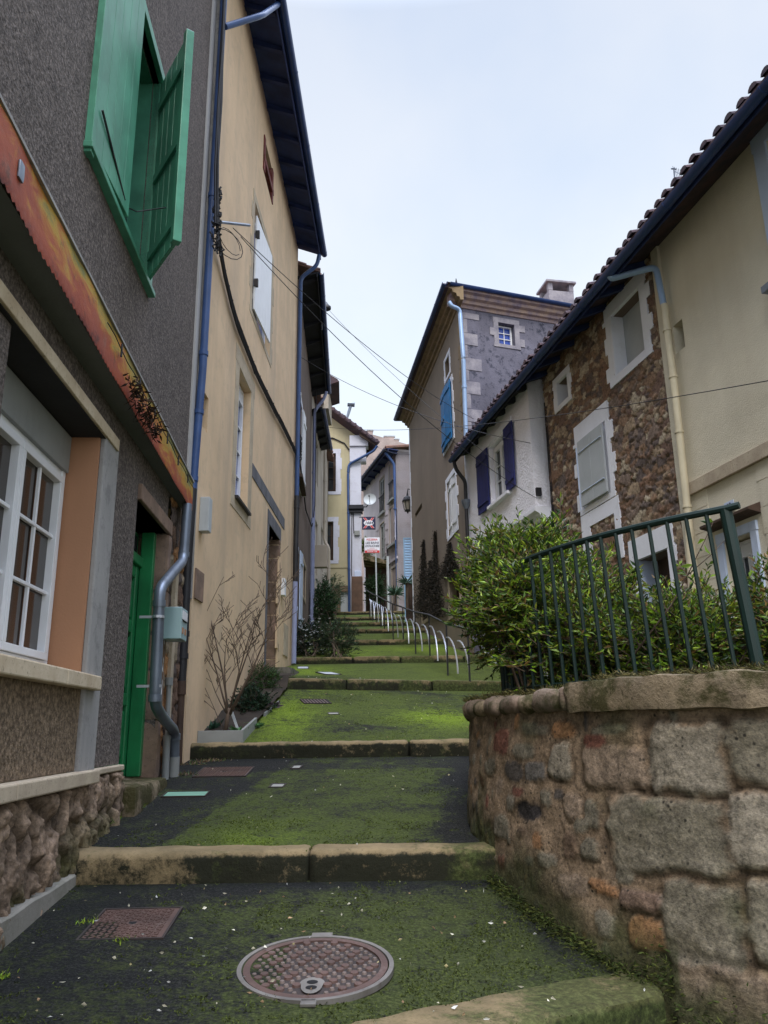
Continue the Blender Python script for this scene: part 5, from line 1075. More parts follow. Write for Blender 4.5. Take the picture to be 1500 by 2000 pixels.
# ============================================================ RIGHT: CREAM, STONE, WHITE HOUSES
def hz(f, px, py, o=0): return f.hit(px, py, o)
ch = thing('house', 'cream rendered house with a tiled roof edge, nearest on the right', 'house', RF.p(8, .2))
op = [(6.85, 7.80, 4.7, 6.42, .15), (8.99, 9.52, .95, 2.12, .22), (9.80, 10.03, 4.86, 5.27, .25)]
part('wall', wall(RF, 4.2, 10.2, -.5, 6.72, op, 6), M['cream'], ch)
tiles(ch, RF, 4.0, 10.3, 6.43, .62, 6.6, 20, 'tile', r=.075); gutter(ch, RF, 4.0, 10.3, 6.33, .61, .07); soffit(ch, RF, 4.0, 10.3, 6.64, 6.36, .56, 'eaves', 30)
w = win(ch, RF, 6.87, 7.78, 4.72, 6.40, -.08, 2, 1, 3, 'whiteblue', 'glassd', .06); surround(ch, RF, 6.85, 7.80, 4.7, 6.42, .2, 'whiteblue', .03, 0, 3)
mb = MB(); mb.box(RF, 6.6, 8.08, 4.62, 4.70, 0, .14); part('sill', mb, M['zinc'], w)
w = win(ch, RF, 9.0, 9.51, .97, 2.10, -.16, 2, 1, 2, 'white', 'glassd', .04, box=.12); surround(ch, RF, 8.99, 9.52, .95, 2.12, .11, 'whiteblue', .03, 0, 3)
mb = MB(); mb.slab(RF, 8.78, 9.74, [(0, 2.29), (.16, 2.33), (.16, 2.36), (0, 2.42)]); part('hood', mb, M['wooddark'], w)
mb = MB(); mb.box(RF, 9.81, 10.02, 4.87, 5.26, -.26, -.24); part('vent_opening', mb, M['black'], ch)
mb = MB(); u = 4.2
while u < 10.1: L = min(random.uniform(.5, .9), 10.12-u); mb.box(RF, u+.003, u+L-.003, 2.86, 3.03, -.02, .05); u += L
part('string_course', mb, M['stone_trim'], ch, bevel=.008)
for (a, b) in ((4.2, 8.78), (9.73, 10.12)):
  mb = MB(); z = .2; k = 0
  while z < 2.8:
    if 1:
        u = a-(.35 if k % 2 else 0)
        while u < b:
            x0 = max(u, a); x1 = min(u+.7, b)
            if x1-x0 > .05: mb.box(RF, x0+.004, x1-.004, z+.004, z+.302, -.02, .009)
            u += .7
    z += .306; k += 1
  part('rusticated_blocks', mb, M['cream'], ch)
# number plate
t = thing('number_plate', 'small pale blue plate with the house number 13 on the cream wall', 'sign', RF.p(9.3, 2.44, .01)); mb = MB(); mb.box(RF, 9.22, 9.40, 2.45, 2.57, .009, .02); part('plate', mb, M['whiteblue'], t)
text(t, '13', RF, 9.31, 2.51, .021, .10, 'navy', flip=-1, bold=.002)
sh_ = thing('house', 'brown rubble stone house with white-painted window surrounds, middle of the right row', 'house', RF.p(12.3, .4))
op = [(10.72, 11.64, 5.26, 6.30, .28), (13.36, 13.84, 5.66, 6.12, .3), (12.12, 13.12, 3.52, 4.72, .05), (10.72, 11.58, .5, 2.32, .35)]
def rubble(f, u0, u1, z0, z1, ops, par, res=.022):
    nu = int((u1-u0)/res); nz = int((z1-z0)/res); U, Z = np.meshgrid(np.linspace(u0, u1, nu), np.linspace(z0, z1, nz), indexing='ij')
    wx = (fbm(U*2.5, Z*2.5, 3)-.5)*1.1; wz = (fbm(U*2.5+9, Z*2.5, 13)-.5)*1.3
    f1, f2, h = vor(U/.155+wx*.6, Z/.085+wz*.7+U*.5, 24, .98); m = ss(.02, .12, f2-f1)
    f1b, f2b, hb = vor(U/.33+wx*.5, Z/.17+wz*.5, 44, .9); bigm = (hb > .78); m = np.where(bigm, ss(.015, .07, f2b-f1b), m); h = np.where(bigm, np.mod(hb*17.3, 1), h)
    H = m*.022*(.5+h)+(fbm(U*14, Z*14, 5)-.5)*.016
    pc = np.array([[.20, .12, .08], [.17, .11, .085], [.25, .16, .105], [.32, .24, .165], [.13, .10, .09], [.21, .155, .125], [.42, .35, .26]]); c = pc[(np.mod(h*13.7, 1)*6.99).astype(int)]*(.75+.5*fbm(U*9, Z*9, 2)[..., None])
    mor = np.array([.15, .115, .085]); c = mor*(1-m[..., None])+c*m[..., None]
    mb = surf(np.stack([f.o.x+f.d.x*U+f.n.x*H, f.o.y+f.d.y*U+f.n.y*H, Z], -1).reshape(-1, 3), c.reshape(-1, 3), U.shape)
    du = (u1-u0)/(nu-1); dz = (z1-z0)/(nz-1); keep = []
    for k, fc in enumerate(mb.f):
        i, j = divmod(k, nz-1); cu = u0+(i+.5)*du; cz = z0+(j+.5)*dz
        if any(o[0]-.03 < cu < o[1]+.03 and o[2]-.03 < cz < o[3]+.03 for o in ops): continue
        keep.append(fc)
    mb.f = keep; return part('stonework', mb, M['vstone2'], par, smooth=2)
rubble(RF, 10.2, 14.45, -.2, 6.7, op, sh_)
wl = wall(RF, 10.2, 14.45, -.5, 6.72, op, 6); part('inner_wall', MB() if False else wl, M['brownhouse'], sh_)
bpy.data.objects['inner_wall'].location = RF.n*-.02
tiles(sh_, RF, 10.3, 14.5, 6.43, .62, 6.6, 20, 'tile', r=.075); gutter(sh_, RF, 10.3, 14.5, 6.33, .61, .07); soffit(sh_, RF, 10.3, 14.5, 6.64, 6.36, .56, 'eaves', .62)
o = op[0]; surround(sh_, RF, *o[:4], .17, 'white_smooth', .035, .10, .26, seed=1, tw=.22)
mb = MB()
for a, b in ((o[0]-.0, (o[0]+o[1])/2-.15), ((o[0]+o[1])/2-.145, o[1])): mb.box(RF, a, b, o[2], o[3], -.22, -.18)
w = part('window', mb, M['dish'], sh_, bevel=.004, label='upper window closed with beige boards'); mb = MB(); mb.box(RF, o[0]+.001, o[0]+.02, o[2], o[3], -.2, .03); mb.box(RF, o[1]-.02, o[1]-.001, o[2], o[3], -.2, .03); mb.box(RF, o[0]+.02, o[1]-.02, o[2]+.001, o[2]+.02, -.2, .03); part('frame', mb, M['white_smooth'], w)
o = op[1]; surround(sh_, RF, *o[:4], .12, 'white_smooth', .035, .04, .2, seed=2); w = win(sh_, RF, o[0]+.01, o[1]-.01, o[2]+.01, o[3]-.01, -.22, 1, 1, 1, 'white', 'glassd', .03)
mb = MB(); mb.box(RF, o[1]-.02, o[1]-.001, o[2], o[3], -.3, .03); mb.box(RF, o[0], o[1]-.02, o[2]+.001, o[2]+.02, -.3, .03); part('reveal', mb, M['white_smooth'], w)
o = op[2]; surround(sh_, RF, *o[:4], .12, 'white_smooth', .035, .09, .28, seed=5, tw=.3)
mb = MB(); mb.box(RF, o[0], o[1], o[2], o[3], .0, .01); w = part('window', mb, M['white_smooth'], sh_, label='window closed by pale blue-white shutters')
shutter(w, RF, o[0]+.04, o[2]+.03, o[3]-.03, .46, 1, 1, 'dish', 1, (), .05); shutter(w, RF, o[1]-.04, o[2]+.03, o[3]-.03, .46, 1, -1, 'dish', 1, (), .05)
mb = MB()
for z in (3.78, 4.48): mb.tube([RF.p(12.2, z, .09), RF.p(13.05, z, .09)], .012, 6)
mb.tube([RF.p(13.1, 3.5, .09), RF.p(13.1, 4.6, .09)], .012, 6); part('iron_bars', mb, M['whiteblue'], w)
mb = MB()
for a, b, z0, z1 in ((11.92, 12.10, 2.45, 3.42), (12.95, 13.26, 1.3, 3.42)): mb.box(RF, a, b, z0, z1, -.01, .034)
mb.box(RF, 12.10, 12.95, 3.18, 3.42, -.01, .034); part('old_door_frame', mb, M['white_smooth'], sh_)
o = op[3]; surround(sh_, RF, *o[:4], .16, 'white_smooth', .035, .07, .32, seed=8, bot=False, tw=.32)
mb = MB(); mb.box(RF, o[0], o[1], o[2], o[3], -.35, -.3); d_ = part('door', mb, M['wooddark'], sh_, label='dark cellar door'); mb = MB(); mb.box(RF, o[1]-.02, o[1]-.001, o[2], o[3], -.34, .03); part('reveal', mb, M['whiteblue'], d_)
# cream / new-zinc downpipe
hr = lambda px, py, o=.1: RF.p(*RF.hit(px, py, o), o)
t = thing('downpipe', 'downpipe between the cream and stone houses, shiny new elbow above a long cream pipe', 'drainpipe', hr(1342, 1030)); P = [hr(1190, 528, .62), hr(1192, 545, .58), hr(1281, 521, .12), hr(1297, 600, .09)]
mb = MB(); mb.tube(bend(P, .1), .045, 12); part('new_elbow', mb, M['zinclight'], t, smooth=40)
P2 = [hr(1297, 595, .09), hr(1318, 760), hr(1343, 1000), hr(1346, 1040), hr(1352, 1150)]; mb = MB(); mb.tube(P2, .05, 12)
for a, b in cl(P2, [(0, .3), (0, .85), (1, .35), (1, .95)]): mb.tube([a, b-(b-a)*.5], .06, 12)
part('cream_pipe', mb, M['pvc'], t, smooth=40)
mb = MB(); mb.box(RF, 10.12, 10.30, .0, 6.6, -.01, .045); part('corner_edge', mb, M['cream'], ch, bevel=.01)
# white house
RW = Fr(*(RF.o+RF.n*.25).xy, -.2, 1, -1)
wh = thing('house', 'white roughcast house with navy shutters on an overhanging upper floor, right', 'house', RF.p(16.7, .8))
op = [(16.05, 17.12, 4.68, 6.02, .2)]
part('upper_wall', wall(RW, 14.66, 18.95, 3.92, 6.6, op, 6), M['whitehouse'], wh)
part('lower_wall', wall(RF, 14.47, 18.85, -.5, 3.95, [(16.4, 17.3, 1.2, 3.0, .2)], 5), M['white_smooth'], wh)
mb = MB(); mb.slab(RW, 14.6, 18.98, [(.03, 3.98), (.03, 3.90), (-.04, 3.86), (-.10, 3.80), (-.10, 3.74), (-.2, 3.70), (-.2, 3.62), (-.30, 3.58), (-.30, 3.98)]); part('corbel_moulding', mb, M['white_smooth'], wh, bevel=.006)
tiles(wh, RF, 14.5, 18.9, 6.43, .62, 6.0, 20, 'tile', r=.075); gutter(wh, RF, 14.5, 18.9, 6.33, .61, .07); soffit(wh, RF, 14.5, 18.9, 6.60, 6.36, .56, 'eavesblack', .62)
w = win(wh, RW, 16.07, 17.10, 4.70, 6.0, -.12, 2, 1, 3, 'white', 'glassd', .07); shutter(w, RW, 17.13, 4.66, 6.05, .72, 2, 1, 'navy', 4, (.15, .85), .02); shutter(w, RW, 16.04, 4.66, 6.05, .56, 2, -1, 'navy', 4, (.15, .85), .02)
mb = MB(); mb.box(RW, 15.6, 17.6, 6.06, 6.2, -.05, .03); part('head', mb, M['white_smooth'], w, bevel=.01)
mb = MB(); mb.box(RW, 15.85, 17.16, 4.60, 4.67, -.1, .10); part('sill', mb, M['white_smooth'], w, bevel=.01)
w = win(wh, RF, 16.42, 17.28, 1.22, 2.98, -.12, 2, 1, 3)
P = [RF.p(18.75, 6.38, .6), RF.p(18.72, 6.05, .55), RF.p(18.7, 5.75, .33), RF.p(18.7, 5.1, .33), RF.p(18.7, 3.9, .33)]; simplepipe('downpipe', 'dark downpipe with hopper at the far corner of the white house', P, .045, 'iron', .1)
mb = MB(); p = RF.p(18.7, 5.05, .33); mb.tube([p+V((0, 0, .22)), p+V((0, 0, .14)), p], [.12, .11, .05], 10); solo('rain_hopper', 'funnel-shaped hopper on the white house downpipe', 'hopper', mb, M['zinc'], smooth=40)
t = thing('wall_lantern', 'dark lantern on the wall under the white house overhang', 'lantern', hr(1048, 1080, .15)); p = hr(1048, 1072, .15); mb = MB(); mb.tube([p, p+V((0, 0, .28))], [.09, .13], 6); part('lantern_body', mb, M['iron'], t); mb = MB(); mb.tube([p+V((0, 0, .28)), p+V((0, 0, .38))], [.15, .03], 6); mb.tube([p+V((0, 0, .38)), p+V((0, 0, .42)), RF.p(15.0, p.z+.35, 0)], .015, 6); part('hood', mb, M['zinc'], t)
mb = MB(); mb.tube([hr(1143-0, 800, .03) if False else RF.p(14.42, 6.0, .03), RF.p(14.42, 3.0, .03)], .012, 5); mb.tube([RF.p(14.36, 5.9, .03), RF.p(14.36, 2.9, .03)], .010, 5); mb.box(RW, 14.6, 14.68, 4.2, 4.35, -.12, -.02); solo('cable_run', 'thin black cables down the joint of the white and stone houses', 'cables', mb, M['cable'])
# TV antenna
t = thing('tv_antenna', 'thin television antenna above the tiled roof edge of the cream house', 'antenna', at(1316, 372, 9.6)); a = at(1316, 372, 9.6); b = at(1316, 328, 9.6); mb = MB(); mb.tube([a-V((0, 0, .5)), b], .010, 6); part('mast', mb, M['zinc'], t)
c = at(1316, 334, 9.6); d = at(1334, 342, 9.2); mb = MB(); mb.tube([c, d], .006, 5)
for k in range(6): p = c.lerp(d, k/5); mb.tube([p-V((.05, .1, 0)), p+V((.05, .1, 0))], .003, 4)
mb.tube([b-V((.04, 0, .01)), b+V((.03, 0, -.02))], .012, 5); part('boom', mb, M['zinc'], t)
# ============================================================ TALL GREY HOUSE (R3)
th = thing('house', 'tall grey-brown rendered house with stone cornice and blue shutter behind the white house', 'house', R3.p(22, 2.5))
op = [(20.15, 20.72, 9.45, 9.98, .25), (20.0, 21.2, 7.5, 9.1, .2), (19.98, 21.05, 5.0, 6.5, .2), (20.0, 21.2, 2.9, 4.0, .25), (24.6, 25.5, 3.3, 4.3, .25), (25.1, 26.5, 6.95, 7.12, .2)]
part('wall', wall(R3, 18.72, 27.35, 1.0, 10.8, op, 6, sides=False), M['greyhouse'], th)
mb = MB(); mb.quad(R3.p(27.35, 1), R3.p(27.35, 10.8), R3.p(27.35, 10.8, -7), R3.p(27.35, 1, -7)); part('end_wall', mb, M['greyhouse'], th)
part('gable_wall', wall(R3S, .0, 7, 1.0, 10.8, [(1.14, 1.62, 9.8, 10.42, .25)], 1, sides=False), M['bluegrey'], th)
w = win(th, R3S, 1.15, 1.61, 9.81, 10.41, -.15, 1, 2, 3, 'white', 'glassb', .025, .022); surround(th, R3S, 1.14, 1.62, 9.8, 10.42, .14, 'quoin', .02, .16, .24, seed=4)
quoins(th, R3S, .0, 1, 6.0, 10.55, 'quoin', .22, .55, .36, .015, seed=2); quoins(th, R3, 18.72, 1, 6.0, 10.55, 'quoin_ochre', .18, .30, .34, .012, seed=3, name='ochre_quoins')
prof = [(-.05, 10.66), (.03, 10.66), (.05, 10.74), (.12, 10.76), (.13, 10.84), (.22, 10.87), (.24, 10.95), (.33, 10.98), (.33, 11.06), (-.05, 11.06)]
mb = MB(); mb.slab(R3, 18.42, 27.5, prof); part('cornice', mb, M['quoin_ochre'], th, bevel=.004); mb = MB(); mb.slab(R3S, -.30, 7, prof); part('cornice', mb, M['cornice'], th, bevel=.004)
tiles(th, R3, 18.42, 27.7, 11.04, .42, .4, 3, 'tile', sp_=.22, r=.09, seg=1); gutter(th, R3, 18.3, 27.7, 11.06, .45, .07); gutter(th, R3S, -.4, 7, 11.1, .38, .07)
mb = MB(); z0, z1 = 11.08, 11.3; A_ = [R3.p(18.3, z0, .4), R3S.p(7, z0, .4), R3.p(27.7, z0, -7), R3.p(27.7, z0, .4), R3.p(21.5, z1, -3.4), R3.p(24.5, z1, -3.4)]; mb.v = A_; mb.f = [(0, 1, 4), (1, 2, 5, 4), (2, 3, 5), (3, 0, 4, 5)]; part('hip', mb, M['tile2'], th)
mb = MB(); pz = at(891, 552, 18.3); mb.tube([pz-V((0, 0, .1)), pz+V((0, 0, .12))], [.05, .01], 6); part('finial', mb, M['iron'], th)
o = op[0]; win(th, R3, o[0]+.01, o[1]-.01, o[2]+.01, o[3]-.01, -.2, 1, 1, 1, 'white', 'glassd', .03); surround(th, R3, *o[:4], .12, 'white_smooth', .015, .05, .2, seed=1)
o = op[1]; w = win(th, R3, o[0]+.01, o[1]-.01, o[2]+.01, o[3]-.01, -.1, 2, 1, 3); surround(th, R3, *o[:4], .14, 'white_smooth', .015, .08, .3, seed=2)
shutter(w, R3, 21.24, 7.45, 9.15, .62, 3, -1, 'blue', 4, (.12, .5, .88), .04); shutter(w, R3, 19.96, 7.45, 9.15, .62, 3, 1, 'blue', 4, (.12, .88), .04)
o = op[2]; w = win(th, R3, o[0]+.01, o[1]-.01, o[2]+.01, o[3]-.01, -.1, 2, 1, 3, 'white', 'dish'); surround(th, R3, *o[:4], .14, 'white_smooth', .015, .12, .28, seed=3)
shutter(w, R3, 20.0, 5.0, 6.5, .5, 5, 1, 'white', 3, (.15, .85), -.06); shutter(w, R3, 21.03, 5.0, 6.5, .5, 5, -1, 'white', 3, (.15, .85), -.06)
for o in op[3:5]: win(th, R3, o[0]+.01, o[1]-.01, o[2]+.01, o[3]-.01, -.2, 1, 1, 1, 'wooddark', 'glassd', .05); surround(th, R3, *o[:4], .16, 'stone_trim', .015, .05, .3, seed=7)
mb = MB(); mb.box(R3, 25.1, 26.5, 6.95, 7.12, -.2, -.18); part('slot_opening', mb, M['black'], th)
quoins(th, R3, 27.35, -1, 3.5, 10.5, 'white_smooth', .10, .18, .4, .012, seed=9, name='far_corner_edge')
mb = MB(); H3 = lambda px, py, o=.1: R3.p(*R3.hit(px, py, o), o)
simplepipe('downpipe', 'shiny pale blue downpipe down the corner of the tall grey house', [H3(877, 590, .42), H3(882, 598, .36), H3(898, 604, .12), H3(905, 700, .1), H3(911, 880, .1)], .055, 'zinclight', .15, cols=((3, .3),))
# chimney
ck = thing('chimney', 'square stone chimney with a flat slab cap on the tall grey house roof', 'chimney', (4.3, 21.2, 11.3)); CF = Fr(4.98, 21.0, 1, .2, 1); zc = at(1083, 548, 21).z
mb = MB(); mb.box(CF, 0, .80, 10.9, zc-.30, -.7, 0); part('stack', mb, M['quoin'], ck, bevel=.02)
mb = MB()
for a, b in ((0, .14), (.66, .80)):
    for c_, d__ in ((-.14, 0), (-.7, -.56)): mb = MB(); mb.box(CF, a, b, zc-.30, zc-.05, c_, d__); part('cap_post', mb, M['quoin'], ck, bevel=.01)
mb = MB(); mb.box(CF, -.07, .87, zc-.05, zc+.02, -.77, .07); part('cap_slab', mb, M['quoin'], ck, bevel=.01)
# dark bare creeper on the grey wall
t = thing('climbing_plant', 'dark twiggy creeper in pointed patches on the tall grey house wall', 'creeper', R3.p(23.4, 2.6)); P = []; D = []; st = MB(); rnd = random.Random(9)
for (pxc, top, bot, wd) in ((828, 1055, 1190, 17), (851, 1038, 1200, 15), (880, 1062, 1130, 24), (842, 1095, 1205, 34)):
    for i in range(3200):
        k = rnd.random()**.75; y_ = top+(bot-top)*k; x_ = pxc+rnd.gauss(0, .6)*wd*k**1.3; a = R3.hit(x_, y_, .03); P.append(tuple(R3.p(a[0], a[1], .02+abs(rnd.gauss(0, .03))))); D.append((rnd.gauss(0, 1), rnd.gauss(0, 1), rnd.gauss(0, 1)))
    for i in range(7): a = R3.hit(pxc+rnd.uniform(-.5, .5)*wd, bot, .02); b = R3.hit(pxc+rnd.uniform(-.1, .1)*wd, top+rnd.uniform(0, 20), .02); st.tube([R3.p(*a, .02), R3.p((a[0]+b[0])/2+rnd.uniform(-.1, .1), (a[1]+b[1])/2, .03), R3.p(*b, .02)], .012, 4)
leafpart('foliage', P, D, RG.uniform(.03, .09, len(P)), .03, pal(len(P), [(.045, .04, .035), (.03, .03, .025), (.06, .05, .04)]), 'dry', t); part('stem', st, M['iron'], t)
# lantern on the far corner
t = thing('street_lantern', 'old black iron lantern hanging from the far corner of the tall grey house', 'lantern', at(797, 1005, 28.3)); c = at(796, 980, 28.2); mb = MB()
mb.tube([c+V((.0, 0, .34)), c+V((0, 0, .22)), c+V((0, 0, .16)), c+V((0, 0, .05))], [.03, .05, .16, .21], 6); mb.tube([c+V((0, 0, .05)), c+V((0, 0, .0))], .22, 6); part('cap', mb, M['iron'], t)
mb = MB()
for k in range(6): w_ = 6.2832*k/6; mb.tube([c+V((.19*math.cos(w_), .19*math.sin(w_), .02)), c+V((.12*math.cos(w_), .12*math.sin(w_), -.32))], .014, 5)
mb.tube([c+V((0, 0, -.32)), c+V((0, 0, -.36))], .13, 6); mb.tube([c+V((0, 0, -.36)), c+V((0, 0, -.45))], [.05, .02], 6); part('frame', mb, M['iron'], t)
mb = MB(); mb.tube([c+V((0, 0, 0)), c+V((0, 0, -.31))], [.175, .11], 6); part('glass', mb, M['lamp'], t)
mb = MB(); mb.tube([c+V((0, 0, .34)), c+V((.03, 0, .5)), c+V((.14, 0, .45)), R3.p(28.1-.8, c.z+.35, .0)], .025, 6); part('bracket', mb, M['iron'], t)
# sky-blue louvred panel
t = thing('louvred_screen', 'tall sky-blue louvred screen beside the far end of the tall grey house', 'screen', at(797, 1195, 28.6)); LF = Fr(at(787.5, 1050, 28.6).x, 28.6, 1, 0, 1); zt_ = at(797, 1050, 28.6).z; mb = MB(); W_ = .32
mb.box(LF, 0, .04, 3.6, zt_, -.05, 0); mb.box(LF, W_-.03, W_, 5.2, zt_, -.05, 0); mb.box(LF, .04, W_-.03, zt_-.04, zt_, -.05, 0); part('frame', mb, M['louvre'], t)
mb = MB(); z = 5.2
while z < zt_-.06: mb.hexa([LF.p(.04, z, -.005), LF.p(W_-.03, z, -.005), LF.p(W_-.03, z+.085, -.045), LF.p(.04, z+.085, -.045), LF.p(.04, z-.012, -.01), LF.p(W_-.03, z-.012, -.01), LF.p(W_-.03, z+.075, -.05), LF.p(.04, z+.075, -.05)]); z += .1
part('slats', mb, M['louvre'], t); mb = MB(); mb.box(LF, .04, W_, 3.6, 5.2, -.3, -.1); part('lower_wall', mb, M['wooddark'], t)
# ============================================================ CABLES ACROSS
cable('overhead_cable', 'upper thin cable from the yellow house bracket crossing the sky to the right', H2(455, 445, .3), R3.p(*R3.hit(925, 818, 0), 0), .25)
cable('overhead_cable', 'cable from the bracket sagging down to the white house corner', H2(470, 462, .3), RW.p(*RW.hit(1048, 973, 0), 0), .35)
cable('overhead_cable', 'cable from the brown house eaves to the joint of white and stone houses', L3.p(.5, L3.hit(587, 722)[1], .05), RW.p(14.7, RW.hit(1060, 843)[1], 0), .30)
cable('overhead_cable', 'nearly level cable from the pale house across to the cream house', L4.p(1.5, L4.hit(636, 918)[1], .05), RF.p(*RF.hit(1504, 743, .05), .05), .35)
cable('overhead_cable', 'short cable from the ochre house eaves to the tall grey house', at(738, 873, 32.8), R3.p(27.2, R3.hit(800, 890)[1], .02), .1)
cable('overhead_cable', 'cable from the eave lamp dropping past the blue shutter', at(640, 603, 20.2), RW.p(15.6, RW.hit(1200, 970)[1] if False else 4.9, .02), .2, r=.005)
# ============================================================ HANDRAIL WITH HOOPS
hd = thing('handrail', 'black iron handrail with curved steel bars climbing the right side of the steps', 'handrail', ghit(918, 1339))
posts = [(918, 1339), (875, 1320), (840, 1288), (812, 1277), (788, 1257), (768, 1250), (751, 1233), (744, 1225), (735, 1219), (728, 1213), (722, 1208)]
PB = []
for (x, y) in posts: p = ghit(x, y); PB.append(p)
tops = [p+V((0, 0, 1.0)) for p in PB]; mb = MB(); mb.tube([tops[0]+(tops[0]-tops[1])*.25+V((0, 0, -.15))]+tops+[tops[-1]+(tops[-1]-tops[-2])], .022, 8); part('top_rail', mb, M['iron'], hd, smooth=40)
for p, q_ in zip(PB, tops): mb = MB(); mb.tube([p-V((0, 0, .05)), q_], .019, 6); part('post', mb, M['iron'], hd, smooth=30)
for i in range(len(PB)-1):
    for f_, t_ in ((.48, 0), (1.0, .52)):
        a = PB[i].lerp(PB[i+1], f_); b = PB[i].lerp(PB[i+1], t_); a0 = a+V((0, 0, .95)); b0 = b+V((0, 0, .12)); pts = []
        for k in range(13): w_ = math.pi/2*k/12; pts.append(V((a0.x+(b0.x-a0.x)*math.sin(w_), a0.y+(b0.y-a0.y)*math.sin(w_), b0.z+(a0.z-b0.z-.22)*math.cos(w_))))
        mb = MB(); mb.tube(pts, .016, 6); part('curved_bar', mb, M['steel'], hd, smooth=40)
# ============================================================ PLANTS FURTHER UP
bush('shrub', 'dark shrub dotted with white flowers beside the lilac downpipes', 'shrub', tuple(ghit(612, 1283)+V((-.15, .5, .42))), (.62, .5, .48), 520, .06, .018, [(.015, .035, .018), (.025, .05, .025), (.01, .02, .012)], tuple(ghit(612, 1283)), seed=31, tl=.14, per=11, mat='leafdark', flowers=230)
bush('shrub', 'rounded green shrub on the step edge right of the white-flowered one', 'shrub', tuple(ghit(658, 1285)+V((0, .6, .48))), (.45, .45, .52), 420, .05, .018, [(.03, .06, .03), (.04, .08, .03), (.02, .04, .02)], tuple(ghit(658, 1285)), seed=32, tl=.14, per=11, mat='leafdark')
p = ghit(640, 1232); bush('shrub', 'glossy shrub below the beige box of the pale house', 'shrub', tuple(p+V((-.2, .3, .8))), (.42, .5, .85), 520, .08, .03, [(.03, .08, .03), (.05, .11, .04), (.02, .05, .02)], tuple(p), seed=33, tl=.2, per=10)
p = ghit(650, 1212); bush('shrub', 'dark feathery conifer at the foot of the ochre house', 'shrub', tuple(p+V((-.1, .3, 1.1))), (.5, .5, .75), 420, .08, .012, [(.02, .06, .02), (.03, .07, .02)], tuple(p), seed=34, tl=.18, per=12, mat='leafdark', lump=.15)
bush('shrub', 'dense dark shrub inside the brown porch', 'shrub', (-.45, 35.2, 6.05), (.42, .35, .75), 520, .08, .035, [(.03, .08, .03), (.05, .10, .04), (.02, .05, .02)], (-.45, 35.2, 4.8), seed=35, tl=.2, per=10)
bush('shrub', 'light green plant trailing on the porch roof', 'shrub', (-.75, 34.8, 7.9), (.32, .3, .35), 160, .09, .03, [(.12, .2, .05), (.2, .26, .1)], (-.75, 34.8, 7.5), seed=36, tl=.25, per=9)
def yucca(label, base, h, n, L, seed):
    t = thing('yucca', label, 'yucca', base); b = V(base); mb = MB(); mb.tube([b, b+V((.03, 0, h))], [.05, .04], 7); part('trunk', mb, M['bark'], t); P = []; D = []
    for i in range(n): a = random.uniform(0, 6.28); P.append(tuple(b+V((.03, 0, h)))); D.append((math.cos(a), math.sin(a), random.uniform(-.3, 1.5)))
    leafpart('leaves', P, D, RG.uniform(.7, 1.1, n)*L, .055, pal(n, [(.04, .08, .05), (.06, .11, .07)]), 'leafdark', t)
yucca('spiky yucca in front of the lilac-grey house wall', tuple(at(772, 1196, 33.0)), .75, 90, .62, 1)
yucca('tall thin spiky yucca against the sky-blue screen', tuple(at(795, 1192, 27.9)), 1.0, 50, .42, 2)
bush('shrub', 'scrubby growth at the foot of the tall grey house', 'shrub', tuple(ghit(905, 1262)+V((.2, .3, .4))), (.5, .8, .55), 360, .06, .02, DG, tuple(ghit(905, 1262)), seed=38, tl=.2, per=10)
# ============================================================ COVERS ON THE GROUND
def plane_at(px, py):
    p = ghit(px, py); e = .25; d = V((0, 2*e, gz(p.x, p.y+e)-gz(p.x, p.y-e))).normalized(); return p, d
p, d = plane_at(617, 1892); NX = V((1, 0, 0)); NN = NX.cross(d).normalized(); R_ = .375
if NN.z < 0: NN = -NN
mp = lambda x, y, z: p+NX*x+d*y+NN*(z+.012)
mh = thing('manhole_cover', 'large round cast-iron manhole cover with raised studs in the foreground', 'manhole cover', p)
def ringmesh(r0, r1, z0, z1, n=72):
    mb = MB(); P = []
    for r_, z in ((r0, -.02), (r0, z1), (r1, z1), (r1, z0)): P.append([mp(r_*math.cos(6.2832*k/n), r_*math.sin(6.2832*k/n), z) for k in range(n+1)])
    return mb.grid(P)
part('frame', ringmesh(R_, R_-.022, -.012, .006), M['rimiron'], mh, smooth=30)
mb = MB(); n = 72; mb.v = [mp((R_-.028)*math.cos(6.2832*k/n), (R_-.028)*math.sin(6.2832*k/n), -.006) for k in range(n)]; mb.f = [tuple(range(n))]; part('plate', mb, M['castdark'], mh)
part('rim', ringmesh(R_-.029, R_-.062, -.01, .003), M['castiron'], mh, smooth=30)
st = MB(); rg = MB(); sp2 = .047
def disc(mb, x, y, r0, r1, z, n=10): 
    b = len(mb.v); mb.v += [mp(x+r0*math.cos(6.2832*k/n), y+r0*math.sin(6.2832*k/n), -.006) for k in range(n)]+[mp(x+r1*math.cos(6.2832*k/n), y+r1*math.sin(6.2832*k/n), z) for k in range(n)]
    for k in range(n): l = (k+1) % n; mb.f.append((b+k, b+l, b+n+l, b+n+k))
    mb.f.append(tuple(b+n+k for k in range(n)))
for i in range(-9, 10):
    for j in range(-10, 11):
        x = (i+.5*(j % 2))*sp2; y = j*sp2*.866
        if x*x+y*y > (R_-.08)**2 or (abs(x) < .07 and -.31 < y < -.13): continue
        disc(rg if (i+j*2) % 3 == 0 else st, x, y, .0215 if (i+j*2) % 3 == 0 else .013, .019 if (i+j*2) % 3 == 0 else .0095, .004 if (i+j*2) % 3 == 0 else .003)
a = part('studs', st, M['stud'], mh, smooth=30); part('raised_pads', rg, M['castiron'], mh, smooth=30)
mb = MB()
